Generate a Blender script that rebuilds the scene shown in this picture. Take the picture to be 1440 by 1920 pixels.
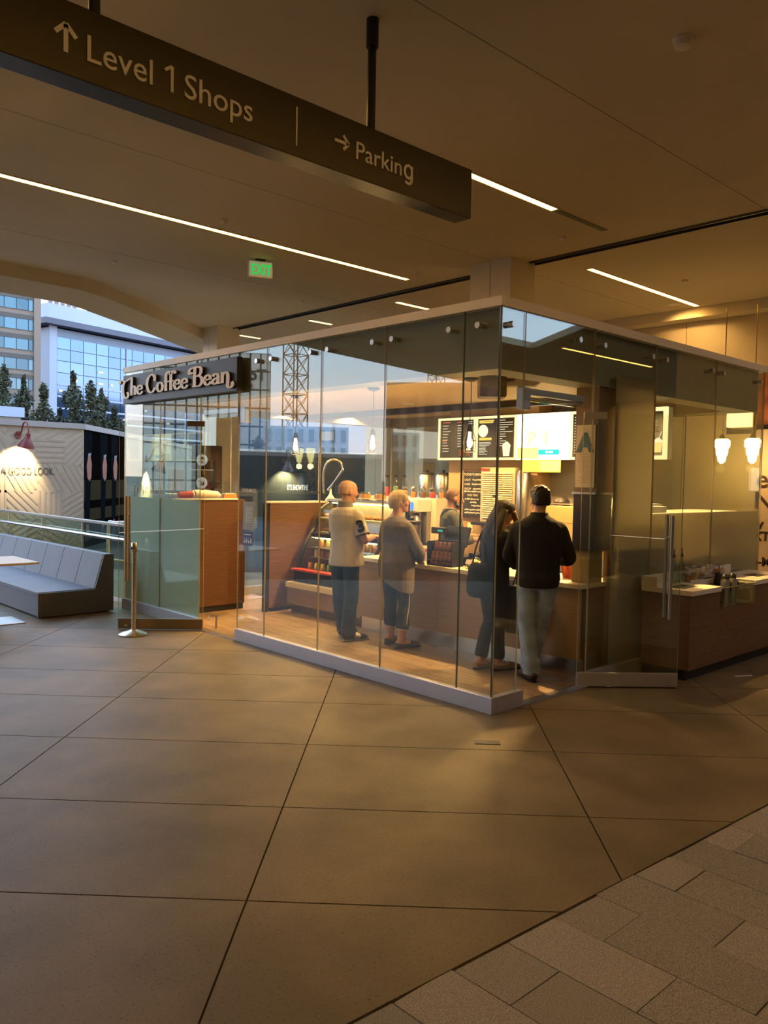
import bpy, bmesh, math, random
from mathutils import Vector, Matrix
random.seed(7)
for _o in list(bpy.data.objects):
    bpy.data.objects.remove(_o)
SC = bpy.context.scene
COL = SC.collection
R = math.radians

# ------------------------------------------------------------------ camera
def look():
    yaw, pitch, roll = R(46.8), R(-2.42), R(1.13)
    fw = Vector((math.cos(yaw)*math.cos(pitch), math.sin(yaw)*math.cos(pitch), math.sin(pitch)))
    rt = Vector((math.sin(yaw), -math.cos(yaw), 0))
    up = rt.cross(fw)
    r2 = rt*math.cos(roll) + up*math.sin(roll)
    u2 = -rt*math.sin(roll) + up*math.cos(roll)
    m = Matrix((r2, u2, -fw)).transposed().to_4x4()
    m.translation = Vector((0, 0, 1.75))
    return m
cam_data = bpy.data.cameras.new('camera')
cam = bpy.data.objects.new('camera', cam_data)
COL.objects.link(cam)
cam.matrix_world = look()
cam_data.sensor_fit = 'VERTICAL'
cam_data.sensor_height = 36.0
cam_data.lens = 36.0*1514.0/1920.0
cam_data.clip_end = 2000
SC.camera = cam

# ------------------------------------------------------------------ sky and exposure
W = bpy.data.worlds.new('dusk_sky')
SC.world = W
W.use_nodes = True
_n, _l = W.node_tree.nodes, W.node_tree.links
_n.clear()
_out = _n.new('ShaderNodeOutputWorld'); _bg = _n.new('ShaderNodeBackground')
_tc = _n.new('ShaderNodeTexCoord'); _sx = _n.new('ShaderNodeSeparateXYZ'); _cr = _n.new('ShaderNodeValToRGB')
_l.new(_tc.outputs['Generated'], _sx.inputs[0]); _l.new(_sx.outputs['Z'], _cr.inputs[0])
_l.new(_cr.outputs[0], _bg.inputs[0]); _l.new(_bg.outputs[0], _out.inputs[0])
_e = _cr.color_ramp.elements
_e[0].position = 0.0; _e[0].color = (1.0, 0.80, 0.74, 1)
_e[1].position = 1.0; _e[1].color = (0.30, 0.50, 0.92, 1)
_x = _cr.color_ramp.elements.new(0.07); _x.color = (0.88, 0.82, 0.86, 1)
_x = _cr.color_ramp.elements.new(0.16); _x.color = (0.62, 0.80, 1.0, 1)
_bg.inputs[1].default_value = 4.6
SC.view_settings.view_transform = 'Standard'
SC.view_settings.look = 'None'
SC.view_settings.gamma = 1
SC.view_settings.use_curve_mapping = False
SC.view_settings.exposure = 0.0
SC.cycles.transparent_max_bounces = 32
SC.cycles.max_bounces = 8
SC.cycles.sample_clamp_indirect = 6.0
WARM = (1.0, 0.60, 0.17)

# ------------------------------------------------------------------ materials
MATS = {}
def _mk(name):
    m = bpy.data.materials.new(name); m.use_nodes = True
    nt = m.node_tree; nt.nodes.clear()
    o = nt.nodes.new('ShaderNodeOutputMaterial')
    return m, nt, o
def mat(name, col, rough=0.5, metal=0.0, var=0.0, scale=8.0, stretch=(1,1,1), bump=0.0, bscale=60.0, col2=None, tint=0.0, spec=0.5, detail=4):
    if name in MATS: return MATS[name]
    m, nt, o = _mk(name)
    p = nt.nodes.new('ShaderNodeBsdfPrincipled')
    p.inputs['Roughness'].default_value = rough; p.inputs['Metallic'].default_value = metal
    p.inputs['Specular IOR Level'].default_value = spec
    nt.links.new(p.outputs[0], o.inputs[0])
    c = (*col, 1)
    tc = nt.nodes.new('ShaderNodeTexCoord'); mp = nt.nodes.new('ShaderNodeMapping')
    mp.inputs['Scale'].default_value = stretch
    nt.links.new(tc.outputs['Object'], mp.inputs[0])
    last = None
    nz = nt.nodes.new('ShaderNodeTexNoise'); nz.inputs['Scale'].default_value = scale; nz.inputs['Detail'].default_value = detail
    nt.links.new(mp.outputs[0], nz.inputs[0])
    rp = nt.nodes.new('ShaderNodeValToRGB')
    v = max(var, 0.02)
    b = col2 if col2 else tuple(min(1, k*(1+v)) for k in col)
    a = col if col2 else tuple(k*(1-v) for k in col)
    rp.color_ramp.elements[0].position = 0.35; rp.color_ramp.elements[1].position = 0.65
    rp.color_ramp.elements[0].color = (*a, 1); rp.color_ramp.elements[1].color = (*b, 1)
    nt.links.new(nz.outputs[0], rp.inputs[0]); last = rp.outputs[0]
    if tint:
        oi = nt.nodes.new('ShaderNodeObjectInfo'); mr = nt.nodes.new('ShaderNodeMapRange')
        mr.inputs[3].default_value = 1-tint; mr.inputs[4].default_value = 1+tint
        nt.links.new(oi.outputs['Random'], mr.inputs[0])
        mx = nt.nodes.new('ShaderNodeVectorMath'); mx.operation = 'SCALE'
        nt.links.new(last, mx.inputs[0]); nt.links.new(mr.outputs[0], mx.inputs['Scale']); last = mx.outputs[0]
    nt.links.new(last, p.inputs['Base Color'])
    if bump:
        n2 = nt.nodes.new('ShaderNodeTexNoise'); n2.inputs['Scale'].default_value = bscale; n2.inputs['Detail'].default_value = 3
        nt.links.new(mp.outputs[0], n2.inputs[0])
        bp = nt.nodes.new('ShaderNodeBump'); bp.inputs['Strength'].default_value = bump; bp.inputs['Distance'].default_value = 0.01
        nt.links.new(n2.outputs[0], bp.inputs['Height']); nt.links.new(bp.outputs[0], p.inputs['Normal'])
    MATS[name] = m
    return m
def emit(name, col, strength):
    if name in MATS: return MATS[name]
    m, nt, o = _mk(name)
    e = nt.nodes.new('ShaderNodeEmission'); e.inputs[0].default_value = (*col, 1); e.inputs[1].default_value = strength
    nt.links.new(e.outputs[0], o.inputs[0]); MATS[name] = m
    return m
def glass(name, tint=(0.945, 0.965, 0.935), f0=0.066, film=0.0, filmcol=(0.7, 0.72, 0.66), dif=.35):
    """thin architectural glass: clear transmission plus mirror reflection by Schlick's law; film > 0 adds a frosted film"""
    if name in MATS: return MATS[name]
    m, nt, o = _mk(name); N = nt.nodes; L = nt.links
    g = N.new('ShaderNodeNewGeometry')
    d = N.new('ShaderNodeVectorMath'); d.operation = 'DOT_PRODUCT'
    L.new(g.outputs['Normal'], d.inputs[0]); L.new(g.outputs['Incoming'], d.inputs[1])
    ab = N.new('ShaderNodeMath'); ab.operation = 'ABSOLUTE'; L.new(d.outputs['Value'], ab.inputs[0])
    om = N.new('ShaderNodeMath'); om.operation = 'SUBTRACT'; om.inputs[0].default_value = 1; L.new(ab.outputs[0], om.inputs[1])
    pw = N.new('ShaderNodeMath'); pw.operation = 'POWER'; L.new(om.outputs[0], pw.inputs[0]); pw.inputs[1].default_value = 5
    ml = N.new('ShaderNodeMath'); ml.operation = 'MULTIPLY_ADD'; L.new(pw.outputs[0], ml.inputs[0]); ml.inputs[1].default_value = 1-f0; ml.inputs[2].default_value = f0
    t = N.new('ShaderNodeBsdfTransparent'); t.inputs[0].default_value = (*tint, 1)
    gl = N.new('ShaderNodeBsdfGlossy'); gl.inputs['Roughness'].default_value = 0.0; gl.inputs[0].default_value = (0.95, 1.0, 0.98, 1)
    base = t.outputs[0]
    if film:
        tl = N.new('ShaderNodeBsdfTranslucent'); tl.inputs[0].default_value = (*filmcol, 1)
        df = N.new('ShaderNodeBsdfDiffuse'); df.inputs[0].default_value = (*filmcol, 1)
        ms = N.new('ShaderNodeMixShader'); ms.inputs[0].default_value = dif; L.new(tl.outputs[0], ms.inputs[1]); L.new(df.outputs[0], ms.inputs[2])
        m2 = N.new('ShaderNodeMixShader'); m2.inputs[0].default_value = film; L.new(base, m2.inputs[1]); L.new(ms.outputs[0], m2.inputs[2]); base = m2.outputs[0]
    mx = N.new('ShaderNodeMixShader'); L.new(ml.outputs[0], mx.inputs[0]); L.new(base, mx.inputs[1]); L.new(gl.outputs[0], mx.inputs[2])
    L.new(mx.outputs[0], o.inputs[0]); MATS[name] = m
    return m

# ------------------------------------------------------------------ mesh builder
class MB:
    def __init__(s): s.v = []; s.f = []
    def add(s, vs, fs):
        b = len(s.v); s.v += [tuple(v) for v in vs]; s.f += [tuple(i+b for i in f) for f in fs]; return s
    def box(s, x0, x1, y0, y1, z0, z1, bev=0.0):
        if x1 < x0: x0, x1 = x1, x0
        if y1 < y0: y0, y1 = y1, y0
        if z1 < z0: z0, z1 = z1, z0
        b = min(bev, (x1-x0)*.45, (y1-y0)*.45, (z1-z0)*.45)
        if b <= 0:
            vs = [(x, y, z) for z in (z0, z1) for y in (y0, y1) for x in (x0, x1)]
            return s.add(vs, [(0,2,3,1),(4,5,7,6),(0,1,5,4),(2,6,7,3),(0,4,6,2),(1,3,7,5)])
        bm = bmesh.new(); bmesh.ops.create_cube(bm, size=1)
        for v in bm.verts: v.co = Vector((x0+(v.co.x+.5)*(x1-x0), y0+(v.co.y+.5)*(y1-y0), z0+(v.co.z+.5)*(z1-z0)))
        bmesh.ops.bevel(bm, geom=bm.edges[:], offset=b, segments=2, profile=.6, affect='EDGES')
        return s.bm(bm)
    def bm(s, bm):
        bm.verts.index_update()
        s.add([v.co for v in bm.verts], [[v.index for v in f.verts] for f in bm.faces]); bm.free(); return s
    def obox(s, c, size, rz=0.0, bev=0.0, M=None):
        t = MB().box(-size[0]/2, size[0]/2, -size[1]/2, size[1]/2, -size[2]/2, size[2]/2, bev)
        m = Matrix.Translation(c) @ (M if M else Matrix.Rotation(rz, 4, 'Z'))
        return s.add([m @ Vector(v) for v in t.v], t.f)
    def tube(s, pts, r, n=8, cap=True, flat=None):
        """pts path; r radius or list; flat = list/number (second radius) along the other axis"""
        pts = [Vector(p) for p in pts]; k = len(pts)
        rs = r if isinstance(r, (list, tuple)) else [r]*k
        fs = flat if isinstance(flat, (list, tuple)) else ([flat]*k if flat else rs)
        vs = []; prev = None
        for i, p in enumerate(pts):
            d = (pts[min(i+1, k-1)] - pts[max(i-1, 0)])
            if d.length < 1e-9: d = Vector((0, 0, 1))
            d.normalize()
            if prev is None:
                ref = Vector((1, 0, 0)) if abs(d.x) < .9 else Vector((0, 1, 0))
                u = (ref - d*ref.dot(d)).normalized()
            else:
                u = prev - d*prev.dot(d)
                u = u.normalized() if u.length > 1e-6 else prev
            w = d.cross(u); prev = u
            for j in range(n):
                a = 2*math.pi*j/n
                vs.append(p + u*math.cos(a)*rs[i] + w*math.sin(a)*fs[i])
        f = [(i*n+j, i*n+(j+1) % n, (i+1)*n+(j+1) % n, (i+1)*n+j) for i in range(k-1) for j in range(n)]
        if cap: f += [tuple(range(n-1, -1, -1)), tuple((k-1)*n+j for j in range(n))]
        return s.add(vs, f)
    def cyl(s, x, y, z0, z1, r, r2=None, n=16): return s.tube([(x, y, z0), (x, y, z1)], [r, r if r2 is None else r2], n)
    def lathe(s, prof, c=(0, 0, 0), n=16):
        """prof list of (r, z), bottom to top"""
        return s.tube([(c[0], c[1], c[2]+z) for _, z in prof], [max(r, 1e-4) for r, _ in prof], n) if len(set(z for _, z in prof)) == len(prof) else s._lathe(prof, c, n)
    def _lathe(s, prof, c, n):
        vs = [(c[0]+max(r, 1e-4)*math.cos(2*math.pi*j/n), c[1]+max(r, 1e-4)*math.sin(2*math.pi*j/n), c[2]+z) for r, z in prof for j in range(n)]
        k = len(prof)
        f = [(i*n+j, i*n+(j+1) % n, (i+1)*n+(j+1) % n, (i+1)*n+j) for i in range(k-1) for j in range(n)]
        return s.add(vs, f + [tuple(range(n-1, -1, -1)), tuple((k-1)*n+j for j in range(n))])
    def ball(s, c, r, n=12, m=8):
        r = r if isinstance(r, (list, tuple)) else (r, r, r)
        vs = [(c[0]+r[0]*math.sin(math.pi*i/m)*math.cos(2*math.pi*j/n), c[1]+r[1]*math.sin(math.pi*i/m)*math.sin(2*math.pi*j/n), c[2]-r[2]*math.cos(math.pi*i/m)) for i in range(1, m) for j in range(n)]
        f = [(i*n+j, i*n+(j+1) % n, (i+1)*n+(j+1) % n, (i+1)*n+j) for i in range(m-2) for j in range(n)]
        b = len(vs); vs += [(c[0], c[1], c[2]-r[2]), (c[0], c[1], c[2]+r[2])]
        f += [(b, (j+1) % n, j) for j in range(n)] + [(b+1, (m-2)*n+j, (m-2)*n+(j+1) % n) for j in range(n)]
        return s.add(vs, f)
    def prism(s, poly, z0, z1):
        n = len(poly)
        vs = [(p[0], p[1], z0) for p in poly] + [(p[0], p[1], z1) for p in poly]
        return s.add(vs, [tuple(range(n-1, -1, -1)), tuple(range(n, 2*n))] + [(i, (i+1) % n, n+(i+1) % n, n+i) for i in range(n)])
    def extr(s, poly, axis, a, b):
        """polygon in the plane normal to axis (0: (y,z), 1: (x,z)), from a to b"""
        n = len(poly)
        P = (lambda p, t: (t, p[0], p[1])) if axis == 0 else (lambda p, t: (p[0], t, p[1]))
        vs = [P(p, a) for p in poly] + [P(p, b) for p in poly]
        return s.add(vs, [tuple(range(n-1, -1, -1)), tuple(range(n, 2*n))] + [(i, (i+1) % n, n+(i+1) % n, n+i) for i in range(n)])
    def xf(s, m):
        s.v = [tuple(m @ Vector(v)) for v in s.v]; return s

def mesh_of(name, mb, smooth=False):
    me = bpy.data.meshes.new(name); me.from_pydata(mb.v, [], mb.f); me.update()
    bm = bmesh.new(); bm.from_mesh(me); bmesh.ops.recalc_face_normals(bm, faces=bm.faces[:]); bm.to_mesh(me); bm.free()
    if smooth:
        me.polygons.foreach_set('use_smooth', [True]*len(me.polygons))
        try: me.set_sharp_from_angle(angle=R(40))
        except Exception: pass
    return me
def wloc(p):
    v = Vector((0, 0, 0))
    while p: v += p.location; p = p.parent
    return v
def tag(o, label=None, cat=None, group=None, kind=None):
    if label: o['label'] = label
    if cat: o['category'] = cat
    if group: o['group'] = group
    if kind: o['kind'] = kind
    return o
def obj(name, mb, m, parent=None, label=None, kind=None, smooth=False, local=False):
    """one mesh object; world coordinates unless local"""
    me = mesh_of(name, mb, smooth)
    if m: me.materials.append(m)
    o = bpy.data.objects.new(name, me); COL.objects.link(o)
    if parent:
        o.parent = parent
        if not local: me.transform(Matrix.Translation(-wloc(parent)))
    return tag(o, label, None, None, kind)
def piece(name, me, parent, loc, rz=0, kind=None):
    o = bpy.data.objects.new(name, me); COL.objects.link(o); o.parent = parent
    o.location = Vector(loc) - (wloc(parent) if parent else Vector((0, 0, 0))); o.rotation_euler.z = rz
    return tag(o, None, None, None, kind)
def thing(name, label, cat, loc=(0, 0, 0), group=None, kind=None, rz=0):
    o = bpy.data.objects.new(name, None); COL.objects.link(o); o.location = loc; o.rotation_euler.z = rz
    o.empty_display_size = .1
    return tag(o, label, cat, group, kind)
def solo(name, mb, m, label, cat, loc=None, group=None, smooth=False):
    """a thing that is one mesh; its origin is set at loc"""
    o = obj(name, mb, m, smooth=smooth)
    if loc:
        o.data.transform(Matrix.Translation(-Vector(loc))); o.location = loc
    return tag(o, label, cat, group)
def dup(root, loc, label=None, rz=None, group=None):
    def cp(o, par):
        c = o.copy(); COL.objects.link(c)
        if par: c.parent = par
        for k in o.children: cp(k, c)
        return c
    r = cp(root, None); r.location = loc
    if rz is not None: r.rotation_euler.z = rz
    if label: r['label'] = label
    if group: r['group'] = group
    return r
def text_mb(s, size, depth=0.004, align='CENTER', bold=0.0, space=1.0, sx=1.0):
    c = bpy.data.curves.new('txt', 'FONT'); c.body = s; c.size = size; c.align_x = align; c.extrude = depth/2; c.offset = bold; c.space_character = space
    c.resolution_u = 3
    o = bpy.data.objects.new('txt', c); COL.objects.link(o)
    dg = bpy.context.evaluated_depsgraph_get(); dg.update()
    me = bpy.data.meshes.new_from_object(o.evaluated_get(dg))
    mb = MB(); mb.add([(v.co.x*sx, v.co.y, v.co.z) for v in me.vertices], [tuple(p.vertices) for p in me.polygons])
    bpy.data.objects.remove(o); bpy.data.curves.remove(c); bpy.data.meshes.remove(me)
    return mb
def face_m(loc, az):
    """text placed upright at loc; az = direction in which the text runs (radians)"""
    return Matrix.Translation(loc) @ Matrix.Rotation(az, 4, 'Z') @ Matrix.Rotation(R(90), 4, 'X')
def lettering(name, s, size, loc, az, m, parent, align='CENTER', depth=.004, bold=0.0, kind=None, sx=1.0, space=1.0):
    mb = text_mb(s, size, depth, align, bold, space, sx).xf(face_m(loc, az))
    return obj(name, mb, m, parent, kind=kind)
XR, YL = 0.0, -math.pi/2          # text running along +X (faces -Y) or along -Y (faces -X)
def spline(pts, n=6):
    pts = [Vector(p) for p in pts]; out = []
    for i in range(len(pts)-1):
        p0, p1, p2, p3 = pts[max(i-1, 0)], pts[i], pts[i+1], pts[min(i+2, len(pts)-1)]
        for k in range(n):
            t = k/n
            out.append(.5*((2*p1)+(p2-p0)*t+(2*p0-5*p1+4*p2-p3)*t*t+(3*p1-p0-3*p2+p3)*t**3))
    out.append(pts[-1]); return out
def light(name, kind, loc, energy, col=WARM, parent=None, size=.1, rot=None, spread=None, spot=None):
    d = bpy.data.lights.new(name, kind); d.energy = energy; d.color = col
    if kind == 'AREA':
        d.shape = 'DISK'; d.size = size
        if spread: d.spread = R(spread)
    elif kind == 'SPOT':
        d.spot_size = R(spot or 70); d.spot_blend = .6; d.shadow_soft_size = size
    else: d.shadow_soft_size = size
    o = bpy.data.objects.new(name, d); COL.objects.link(o)
    if parent: o.parent = parent; o.location = Vector(loc)-wloc(parent)
    else: o.location = loc
    if rot: o.rotation_euler = rot
    return o
def clip(poly, a, b, c):
    """keep the side a*x + b*y >= c of a convex polygon"""
    out = []
    for i in range(len(poly)):
        p, q = poly[i], poly[(i+1) % len(poly)]
        dp, dq = a*p[0]+b*p[1]-c, a*q[0]+b*q[1]-c
        if dp >= 0: out.append(p)
        if dp*dq < 0:
            t = dp/(dp-dq); out.append((p[0]+(q[0]-p[0])*t, p[1]+(q[1]-p[1])*t))
    return out

M_conc = mat('polished_concrete', (.170, .130, .072), .52, spec=.25, var=.22, scale=1.6, bump=.12, bscale=140, tint=.05, detail=6)
_nt = M_conc.node_tree; _p = [n for n in _nt.nodes if n.type == 'BSDF_PRINCIPLED'][0]
_src = _p.inputs['Base Color'].links[0].from_socket; _tcn = [n for n in _nt.nodes if n.type == 'TEX_COORD'][0]
_ns = _nt.nodes.new('ShaderNodeTexNoise'); _ns.inputs['Scale'].default_value = 85; _ns.inputs['Detail'].default_value = 3; _nt.links.new(_tcn.outputs['Object'], _ns.inputs[0])
_rs = _nt.nodes.new('ShaderNodeValToRGB'); _nt.links.new(_ns.outputs[0], _rs.inputs[0])
_rs.color_ramp.elements[0].position = .28; _rs.color_ramp.elements[0].color = (.55, .52, .5, 1); _rs.color_ramp.elements[1].position = .42; _rs.color_ramp.elements[1].color = (1, 1, 1, 1)
_e3 = _rs.color_ramp.elements.new(.66); _e3.color = (1, 1, 1, 1); _e4 = _rs.color_ramp.elements.new(.74); _e4.color = (1.5, 1.5, 1.45, 1)
_mx = _nt.nodes.new('ShaderNodeVectorMath'); _mx.operation = 'MULTIPLY'; _nt.links.new(_src, _mx.inputs[0]); _nt.links.new(_rs.outputs[0], _mx.inputs[1]); _nt.links.new(_mx.outputs[0], _p.inputs['Base Color'])
M_joint = mat('joint_filler', (.05, .04, .03), .9)
M_gran = mat('flamed_granite', (.17, .145, .11), .8, scale=230, col2=(.42, .37, .30), bump=.4, bscale=220, tint=.16, detail=6)
M_ceil = mat('ceiling_plaster', (.74, .62, .40), .85, var=.04, scale=.5)
M_trim = mat('cream_trim', (.90, .80, .64), .5)
M_dark = mat('black_metal', (.018, .016, .014), .45, metal=.2)
M_steel = mat('brushed_steel', (.62, .60, .58), .28, metal=1.0, var=.08, scale=40, stretch=(1, 1, 12))
M_alu = mat('anodised_aluminium', (.46, .45, .49), .38, metal=.45)
M_brass = mat('satin_brass_tube', (.66, .56, .40), .25, metal=1.0)
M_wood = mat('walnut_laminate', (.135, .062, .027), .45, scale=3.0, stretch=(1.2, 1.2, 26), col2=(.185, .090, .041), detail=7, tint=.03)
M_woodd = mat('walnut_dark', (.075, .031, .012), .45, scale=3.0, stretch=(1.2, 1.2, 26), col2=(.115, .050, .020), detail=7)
M_oak = mat('oak_laminate', (.28, .18, .10), .45, scale=3.0, stretch=(1.2, 1.2, 26), col2=(.33, .215, .12), detail=7)
M_plank = mat('floor_plank_wood', (.17, .11, .064), .45, scale=4, stretch=(9, 1, 1), col2=(.28, .195, .12), detail=7, tint=.22)
M_stone = mat('solid_surface_cream', (.74, .66, .52), .35, var=.04)
M_black = mat('black_plastic', (.012, .012, .013), .4)
M_white = mat('white_plastic', (.75, .72, .66), .45)
M_tan = mat('tan_paint', (.40, .27, .14), .7)
M_soff = mat('olive_grey_paint', (.24, .225, .15), .6)
M_glass = glass('kiosk_glass')
M_edge = mat('glass_joint_tan', (.40, .34, .22), .3)
M_edgeg = mat('glass_edge_green', (.06, .13, .10), .15)
M_film = glass('frosted_film', (.80, .86, .80), .05, film=.985, filmcol=(.66, .60, .46))
M_filml = glass('frosted_film_skylit', (.80, .86, .84), .06, film=.985, filmcol=(.50, .60, .54), dif=.7)  # cooler copy of the film, with the sky's light put into its colour
M_clear = glass('clear_glassware', (.90, .93, .91), .09)
# ================================================================== SETTING
# ------------------------------------------------------------------ floor
floor = thing('floor', None, None, kind='structure')
PAVE_Y = 1.87
def edge_y(x): return 1.88 - .06*(x-1.84)          # concrete / granite boundary, nearly along X
sub = obj('sub_floor', MB().prism([(-9, -7), (24, -7), (24, 18), (-9, 18)], -.08, -.016), M_joint, floor)
q = [-8.18, -5.91, -3.64, -1.37, .90, 3.17, 5.44, 7.71, 9.98, 12.25]   # y - x
p = [2.0, 3.27, 4.575, 5.915, 7.34, 8.72, 9.87, 11.2, 12.55, 13.9, 15.2, 16.5, 17.8, 19.1, 20.4]  # x + y
g = .006
for i in range(len(q)-1):
    for j in range(len(p)-1):
        a0, a1, b0, b1 = q[i]+g, q[i+1]-g, p[j]+g, p[j+1]-g
        poly = [((b-a)/2, (b+a)/2) for a, b in ((a0, b0), (a0, b1), (a1, b1), (a1, b0))]
        poly = clip(poly, .06, 1, 1.88+.06*1.84+.004)
        poly = clip(poly, 0, -1, -15.4); poly = clip(poly, 1, 0, -4.5); poly = clip(poly, -1, 0, -13); poly = clip(poly, .8, -1, -10)
        if len(poly) < 3: continue
        obj('paving_slab', MB().prism(poly, -.04, 0), M_conc, floor)
# granite setts in staggered rows running away from the boundary
w = .2845
rows = range(-3, 22)
for k in rows:
    x0 = 1.84 + w*k + .0025; x1 = x0 + w - .005
    ph = 1.60 if k % 2 else 1.30
    ys = [ph - .57*n for n in range(-1, 7)]
    for n in range(len(ys)-1):
        y1, y0 = ys[n]-.0025, ys[n+1]+.0025
        poly = [(x0, y0), (x1, y0), (x1, y1), (x0, y1)]
        cut = 1.88+.06*1.84-.006 + .006*random.uniform(-1, 1)
        poly = clip(poly, -.06, -1, -cut)
        if len(poly) < 3 or max(v[1] for v in poly)-min(v[1] for v in poly) < .03: continue
        dz = random.uniform(-.002, .002)
        obj('granite_paver', MB().prism(poly, -.05, dz), M_gran, floor)
obj('granite_field', MB().prism([(.9, -6.8), (8.1, -6.8), (8.1, -1.9), (.9, -1.9)], -.05, -.004), M_gran, floor, kind='stuff')
dr = thing('floor_drain', 'small bronze slotted drain plate set in the concrete before the glass corner', 'drain', (4.16, 3.38, 0))
mb = MB().obox((4.16, 3.38, .002), (.17, .075, .004), R(-45)); obj('plate', mb, mat('drain_bronze', (.045, .035, .02), .5, metal=.5), dr)
mb = MB()
for k in range(9):
    t = (k-4)*.016; mb.obox((4.16+t*.707, 3.38-t*.707, .0045), (.005, .055, .002), R(-45))
obj('slot', mb, M_black, dr, kind='stuff')
solo('paper_strip', MB().obox((7.44, 3.07, .003), (.19, .022, .004), R(-25)), M_white, 'white paper strip lying on the concrete beside the condiment cabinet', 'litter', (7.44, 3.07, 0))

# ------------------------------------------------------------------ ceiling
H = 4.4
EDGE = [(-14, 14.6), (-4.8, 12.4), (-.3, 11.5), (1.8, 11.0), (3.5, 10.9), (4.55, 10.95), (5.0, 11.17), (6.33, 12.1), (7.66, 13.1), (9.2, 14.3), (24, 25.5)]
ceil = thing('ceiling', None, None, kind='structure')
xs = [e[0] for e in EDGE]
def edge_at(x):
    for (ax, ay), (bx, by) in zip(EDGE, EDGE[1:]):
        if ax <= x <= bx: return ay+(by-ay)*(x-ax)/(bx-ax)
    return EDGE[-1][1]
ycuts = [-2.3, .25, 3.27, 6.36, 9.45]
def strip(x0, x1):
    """ceiling panels between x0 and x1: straight strips, then the last one follows the curved roof edge"""
    for y0, y1 in [(-9, -2.3)] + list(zip(ycuts, ycuts[1:])):
        polys = [[(x0, y0), (x1, y0), (x1, y1), (x0, y1)]]
        if y0 >= -2.31 and y1 <= .26:                                   # the roof opening right of the kiosk
            polys = [clip(clip(polys[0], -1, 0, -9.3), 0, 1, y0)]
            r = [(x0, y0), (x1, y0), (x1, y1), (x0, y1)]
            r = clip(r, .86, .52, .86*12.35-.52*.75)
            polys.append(r)
            # strip above the opening
            r2 = clip([(max(x0, 9.3), -.3), (12.05, -.3), (12.05, y1), (max(x0, 9.3), y1)] if x0 < 12 else [(x0, y0), (x0, y0), (x0, y0)], 0, 1, -.3)
            if x0 < 12 and x1 > 9.4: polys.append(r2)
        for pl in polys:
            if len(pl) < 3 or max(v[0] for v in pl)-min(v[0] for v in pl) < .05: continue
            cx = sum(v[0] for v in pl)/len(pl); cy = sum(v[1] for v in pl)/len(pl)
            pl = [(cx+(v[0]-cx)*(1-.004/max(.3, abs(v[0]-cx))), cy+(v[1]-cy)*(1-.004/max(.3, abs(v[1]-cy)))) for v in pl]
            obj('ceiling_panel', MB().prism(pl, H, H+.12), M_ceil, ceil)
    pts = [(x0, edge_at(x0))] + [e for e in EDGE if x0 < e[0] < x1] + [(x1, edge_at(x1))]
    obj('ceiling_panel', MB().prism([(x0, 9.458)] + [(x1, 9.458)] + pts[::-1], H, H+.12), M_ceil, ceil)
strip(-14, 8.03); strip(8.15, 24)
obj('ceiling_slot', MB().prism([(8.0, -9), (8.18, -9), (8.18, 13.4), (8.0, 13.4)], H+.13, H+.16), M_black, ceil)
obj('slot_lip', MB().box(8.025, 8.04, -9, 13.2, H-.02, H+.1).box(8.14, 8.155, -9, 13.2, H-.02, H+.1), mat('slot_metal', (.10, .085, .06), .4, metal=.4), ceil)
# edge beam that follows the roof edge, 30 cm deep
inner = []; outer = []
for i, e in enumerate(EDGE):
    a = EDGE[max(i-1, 0)]; b = EDGE[min(i+1, len(EDGE)-1)]
    t = Vector((b[0]-a[0], b[1]-a[1])).normalized(); n_ = Vector((-t.y, t.x))
    inner.append((e[0]-n_.x*.0, e[1]-n_.y*.0)); outer.append((e[0]+n_.x*.45, e[1]+n_.y*.45))
mb = MB()
for i in range(len(EDGE)-1):
    mb.add([(*inner[i], H-.18), (*inner[i+1], H-.18), (*outer[i+1], H-.3), (*outer[i], H-.3), (*inner[i], H+.5), (*inner[i+1], H+.5), (*outer[i+1], H+.6), (*outer[i], H+.6)],
           [(0,1,2,3), (4,7,6,5), (0,4,5,1), (3,2,6,7)] + ([(0,3,7,4)] if i == 0 else []) + ([(1,5,6,2)] if i == len(EDGE)-2 else []))
tag(obj('trim_1', mb, M_ceil), kind='structure')
# upper storeys of the mall stand on the roof behind
up = thing('wall_mall', None, None, kind='structure')
obj('upper_wall', MB().box(-13, 7.5, -9.4, 8.6, H+.65, 22), mat('mall_wall', (.22, .20, .18), .8), up)
M_shop = mat('shopfront_wall', (.30, .22, .14), .7)
obj('shop_wall', MB().box(-9.2, 24, -7.0, -6.8, 0, H).box(-9.2, -9.0, -6.8, 10.2, 0, H).box(23.9, 24.1, -6.8, 1.4, 0, H).box(12.31, 23.9, 1.4, 1.6, 0, H), M_shop, up)
# stone wall far right
wr = thing('wall_right', None, None, kind='structure')
M_lime = mat('beige_stone', (.52, .40, .22), .55, scale=.8, col2=(.62, .49, .29), detail=8, bump=.02)
ys = [11.5, 8.1, 6.05, 3.75, 1.4]
for y1, y0 in zip(ys, ys[1:]):
    for z0, z1 in ((0, 1.2), (1.2, 2.8), (2.8, 4.25)):
        xa = 12.05
        obj('stone_panel', MB().box(xa, xa+.1, y0+.004, y1-.004, z0+.003, z1-.003, .004), M_lime, wr)
obj('wall_back', MB().box(12.16, 12.3, 1.4, 11.6, 0, H), M_joint, wr)
tag(obj('trim_2', MB().box(11.75, 12.2, 1.4, 11.6, 4.25, H-.001), M_ceil), kind='structure')

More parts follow.
